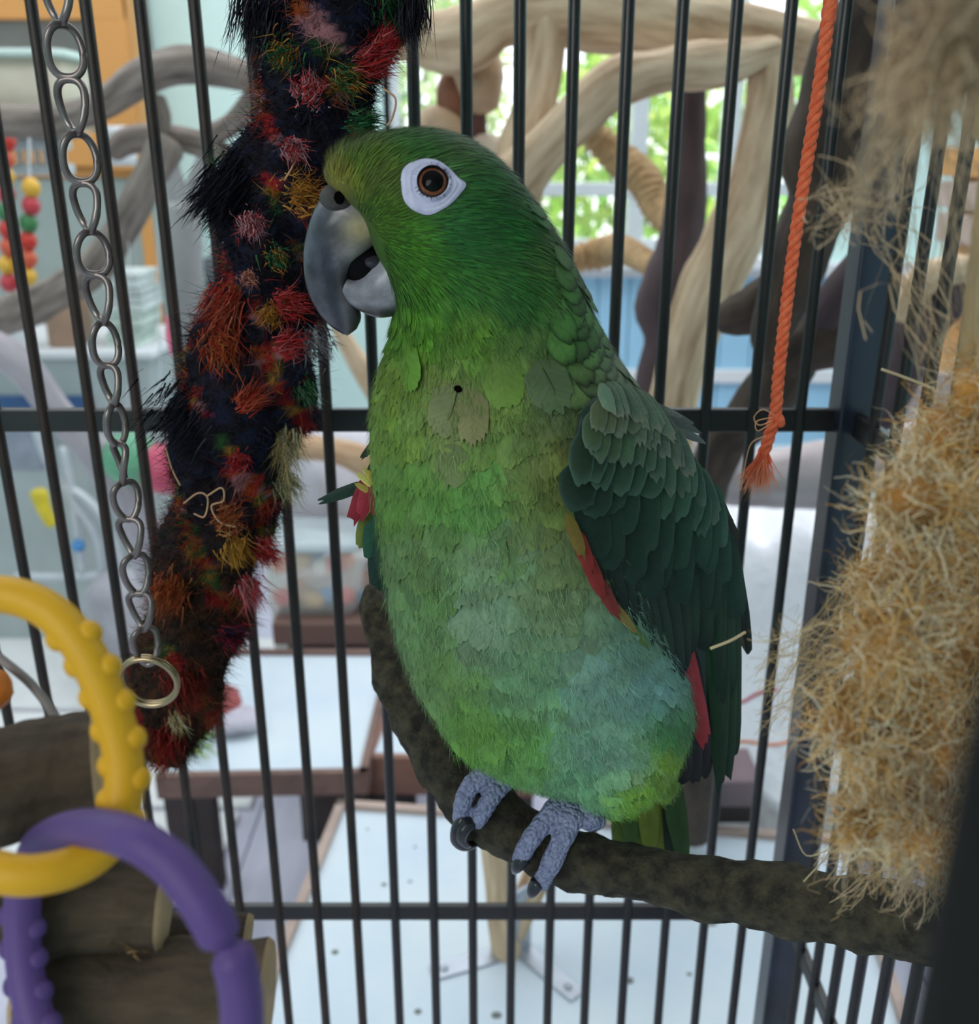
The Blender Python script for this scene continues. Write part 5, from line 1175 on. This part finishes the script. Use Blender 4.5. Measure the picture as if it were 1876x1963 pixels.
def row(bases, tips, n, w, col, off, edge=None, rag=.06, jp=6, **kw):
    B_, T_ = spline(bases, n), spline(tips, n)
    for k in range(n):
        c = col if not callable(col) else col(k/(n-1))
        wfeather(B_[k]+RNG.normal(size=2)*jp*.5, T_[k]+RNG.normal(size=2)*jp, w*random.uniform(.9, 1.12), c, off+.0004*(k % 2)+.00012*k, edge, rag, **kw)
G1 = (34, 76, 60); G2 = (40, 84, 64); G3 = (52, 94, 72); GG = (92, 116, 96)
mixc = lambda a, b: (lambda t: tuple(a[i]*(1-t)+b[i]*t for i in range(3)))
# dark flight feathers under the fold, red speculum, long green primaries
for b, t, w in (((1290, 1180), (1330, 1500), 60), ((1310, 1200), (1352, 1490), 50), ((1280, 1250), (1310, 1500), 60)): wfeather(b, t, w, (9, 12, 14), -.004, rag=.03, tipsh=.7)
for b, t, w in (((1296, 1190), (1352, 1440), 46), ((1290, 1220), (1326, 1345), 40), ((1300, 1220), (1346, 1400), 40)): wfeather(b, t, w, (150, 40, 48), .0006, rag=.12, tipsh=.7)
row([(1352, 1060), (1372, 1060), (1390, 1080), (1402, 1100)], [(1376, 1390), (1380, 1470), (1386, 1532), (1400, 1452)], 6, 44, mixc((23, 61, 31), (21, 57, 30)), .0004, (18, 44, 28), .05, tipsh=1.25)
row([(1360, 1000), (1385, 1040), (1396, 1080)], [(1366, 1300), (1388, 1350), (1408, 1330)], 5, 38, (22, 57, 36), .0012, (18, 43, 32), .05, tipsh=1.1)
row([(1378, 960), (1400, 1060)], [(1422, 1190), (1420, 1250)], 3, 34, (14, 31, 25), -.002, None, .05)
row([(1130, 960), (1180, 1010), (1230, 1040), (1290, 1060), (1330, 1070)], [(1190, 1180), (1240, 1256), (1286, 1312), (1312, 1290), (1340, 1240)], 9, 60, mixc((18, 42, 30), (22, 52, 36)), .0008, (16, 35, 28), .04)
# red and yellow edge between belly and wing
RL = [((1086, 985), (1122, 1075), 26, (120, 104, 46)), ((1100, 1010), (1138, 1110), 30, (134, 46, 40)), ((1116, 1050), (1160, 1150), 30, (126, 42, 40)), ((1140, 1100), (1190, 1192), 26, (112, 44, 38)), ((1165, 1150), (1222, 1215), 20, (150, 130, 60)), ((1180, 1165), (1250, 1250), 18, (77, 108, 48))]
for b, t, w, c in RL: wfeather(b, t, w, c, .0052, rag=.2)
# coverts, larger to smaller
row([(1118, 930), (1190, 950), (1260, 960), (1330, 970), (1376, 1000)], [(1150, 1070), (1215, 1115), (1275, 1150), (1340, 1180), (1404, 1190)], 9, 74, mixc((19, 44, 32), (25, 58, 44)), .0028, (26, 51, 43), .07)
row([(1106, 880), (1170, 890), (1240, 900), (1310, 910), (1360, 950)], [(1112, 985), (1180, 1000), (1255, 1088), (1320, 1095), (1395, 1110)], 10, 74, mixc((23, 48, 35), (30, 65, 51)), .0044, (36, 65, 53), .09)
row([(1112, 830), (1180, 830), (1250, 850), (1310, 880), (1350, 920)], [(1108, 930), (1168, 950), (1240, 985), (1310, 1010), (1388, 1050)], 11, 58, mixc((33, 55, 38), (46, 85, 69)), .0060, (63, 93, 79), .11)
row([(1130, 790), (1190, 790), (1240, 805), (1290, 840), (1330, 890)], [(1130, 880), (1190, 900), (1250, 930), (1310, 960), (1375, 1000)], 12, 44, mixc((63, 86, 56), (56, 90, 77)), .0074, (82, 103, 88), .14)
row([(1150, 760), (1200, 765), (1245, 780), (1285, 815)], [(1150, 830), (1210, 850), (1270, 880), (1330, 915)], 12, 36, mixc((82, 96, 67), (79, 100, 90)), .0086, (106, 118, 103), .18)
row([(1150, 735), (1190, 735), (1225, 750)], [(1175, 795), (1230, 815), (1290, 845)], 10, 30, GG, .0095, (120, 126, 109), .22)
for b, t, w, c in (((1225, 765), (1330, 812), 16, (103, 111, 103)), ((1230, 780), (1345, 830), 18, (89, 101, 93)), ((1250, 800), (1354, 850), 20, (96, 106, 100)), ((1270, 830), (1390, 965), 22, (60, 80, 72)), ((1240, 775), (1310, 800), 14, (115, 123, 111)), ((1300, 860), (1416, 1036), 34, (33, 35, 22)), ((1320, 880), (1405, 1010), 26, (40, 57, 50))):
    wfeather(b, t, w, c, .004, rag=.1, tipsh=1.3)
# the other wing, just showing past the breast
def w2(px, py, off=0): return PY(px, py, .330-off+(740-px)*.00006)
wing2 = thing('wing', 'far wing edge with a red patch', None, w2(700, 1000), parent=parrot)
ov = spline([(726, 850), (706, 920), (694, 1000), (700, 1070), (730, 1140), (760, 1160)], 16); iv = spline([(800, 850), (800, 920), (800, 1000), (800, 1070), (805, 1120), (810, 1160)], 16); vs_ = []
for a, b in zip(ov, iv): vs_ += [w2(a[0]+4, a[1], -.001), w2(b[0], b[1], -.001), w2(b[0], b[1], -.01), w2(a[0]+4, a[1], -.006)]
fs = [(k*4+j, k*4+(j+1) % 4, k*4+4+(j+1) % 4, k*4+4+j) for k in range(15) for j in range(4)]+[(0, 1, 2, 3), (60, 63, 62, 61)]
obj('wing_base', vs_, fs, mt_wfth, wing2, cols=linA(np.tile((24, 44, 36), (len(vs_), 1))), uvs=np.zeros((len(vs_), 2)))
for b, t, w, c, off in (((735, 830), (690, 882), 16, (34, 48, 40), -.002), ((740, 860), (700, 930), 26, (30, 50, 40), -.001),
    ((712, 925), (606, 964), 24, (26, 48, 38), .001), ((740, 1000), (725, 1145), 54, (26, 50, 42), .001), ((722, 990), (712, 1080), 44, (40, 84, 66), .003), ((705, 980), (690, 1060), 30, (96, 110, 50), .002), ((735, 1010), (738, 1120), 40, (30, 62, 52), .004),
    ((720, 900), (672, 1010), 40, (146, 40, 54), .006), ((722, 905), (690, 1000), 38, (152, 44, 58), .0072), ((735, 910), (715, 990), 36, (140, 38, 50), .008), ((716, 935), (682, 905), 12, (222, 214, 120), .009), ((722, 930), (694, 895), 12, (226, 220, 130), .0092), ((728, 940), (702, 900), 14, (214, 190, 90), .0094), ((712, 945), (678, 925), 12, (220, 196, 100), .009)):
    wfeather(b, t, w, c, off, rag=.16, parent=wing2, yf=w2)

# ---- tail behind the perch
def ty(px, py, off=0): return PY(px, py, .372-off)
tail = thing('tail', 'short green and yellow tail', None, ty(1240, 1500), parent=parrot)
for b, t, w, c, off in (((1262, 1430), (1300, 1690), 60, (26, 42, 26), 0), ((1250, 1430), (1262, 1700), 62, (104, 112, 34), .002), ((1230, 1430), (1225, 1690), 60, (96, 112, 32), .003), ((1210, 1430), (1190, 1680), 56, (84, 104, 34), .0035), ((1275, 1420), (1312, 1660), 44, (44, 70, 30), .005), ((1240, 1440), (1246, 1640), 46, (120, 134, 40), .006), ((1215, 1460), (1208, 1630), 46, (74, 100, 36), .007)):
    wfeather(b, t, w, c, off, rag=.05, parent=tail, yf=ty)

# ---- feet
mt_foot = M('foot_scales', (138, 144, 182), .55, .2, 400, rgb2=(168, 172, 206), bump=.1)
nt = mt_foot.node_tree; vo = nt.nodes.new('ShaderNodeTexVoronoi'); vo.inputs['Scale'].default_value = 640; vo.feature = 'F1'
tc = nt.nodes.new('ShaderNodeTexCoord'); nt.links.new(tc.outputs['Object'], vo.inputs['Vector'])
bp = nt.nodes.new('ShaderNodeBump'); bp.invert = True; bp.inputs['Strength'].default_value = 1; bp.inputs['Distance'].default_value = .0016; nt.links.new(vo.outputs['Distance'], bp.inputs['Height']); nt.links.new(bp.outputs['Normal'], nt.nodes['Principled BSDF'].inputs['Normal'])
mt_claw = M('claw_black', (34, 34, 42), .25, .3, 100, spec=.6)
def foot(toes, claws, pads, name='foot'):
    parts_ = []
    for pts in toes:
        s_ = spline([(*P(a, b, d), h/F*d) for a, b, d, h in pts], 18); v, f, _ = tube(s_[:, :3], s_[:, 3], 12, rfun=lambda q, l, t: 1+.06*math.sin(l*2*math.pi/.0034)); parts_.append((v, f))
    for a, b, d, h in pads: parts_.append(ball(P(a, b, d), h/F*d, 10))
    v, f = joinm(parts_); v, f = remesh('foot', v, f, .0007, 3)
    o = obj(name, v, f, mt_foot, parrot, label='blue-grey scaly foot')
    for pts in claws:
        s_ = spline([(*P(a, b, d), h/F*d) for a, b, d, h in pts], 18); v, f, uv = tube(s_[:, :3], s_[:, 3], 10); obj('claw', v, f, mt_claw, o, uvs=uv)
foot([[(985, 1450, .395, 30), (950, 1478, .388, 30), (908, 1500, .385, 20), (888, 1535, .385, 18), (882, 1570, .388, 16)],
      [(990, 1460, .392, 28), (966, 1494, .386, 23), (944, 1524, .383, 19), (926, 1554, .384, 18), (914, 1576, .387, 16)],
      [(985, 1465, .394, 26), (1000, 1482, .388, 18), (1012, 1488, .39, 12)]],
     [[(888, 1568, .386, 14), (876, 1592, .387, 13), (876, 1612, .390, 12), (892, 1622, .394, 10), (912, 1616, .399, 7), (928, 1600, .404, 3)], [(906, 1574, .386, 14), (890, 1588, .384, 13), (884, 1606, .386, 11), (894, 1620, .39, 7), (902, 1622, .394, 3)]],
     [(968, 1462, .392, 26)])
foot([[(1110, 1510, .390, 30), (1076, 1545, .379, 28), (1042, 1578, .376, 21), (1014, 1614, .376, 19), (996, 1648, .380, 17)],
      [(1115, 1520, .388, 28), (1096, 1562, .377, 27), (1078, 1606, .374, 22), (1056, 1656, .376, 20), (1036, 1694, .380, 17)],
      [(1100, 1540, .386, 28), (1126, 1566, .378, 26), (1150, 1576, .380, 16)]],
     [[(1003, 1646, .378, 15), (992, 1660, .379, 13), (985, 1672, .383, 5)], [(1030, 1692, .378, 15), (1021, 1708, .379, 12), (1016, 1720, .382, 4)]],
     [(1094, 1538, .384, 30)])
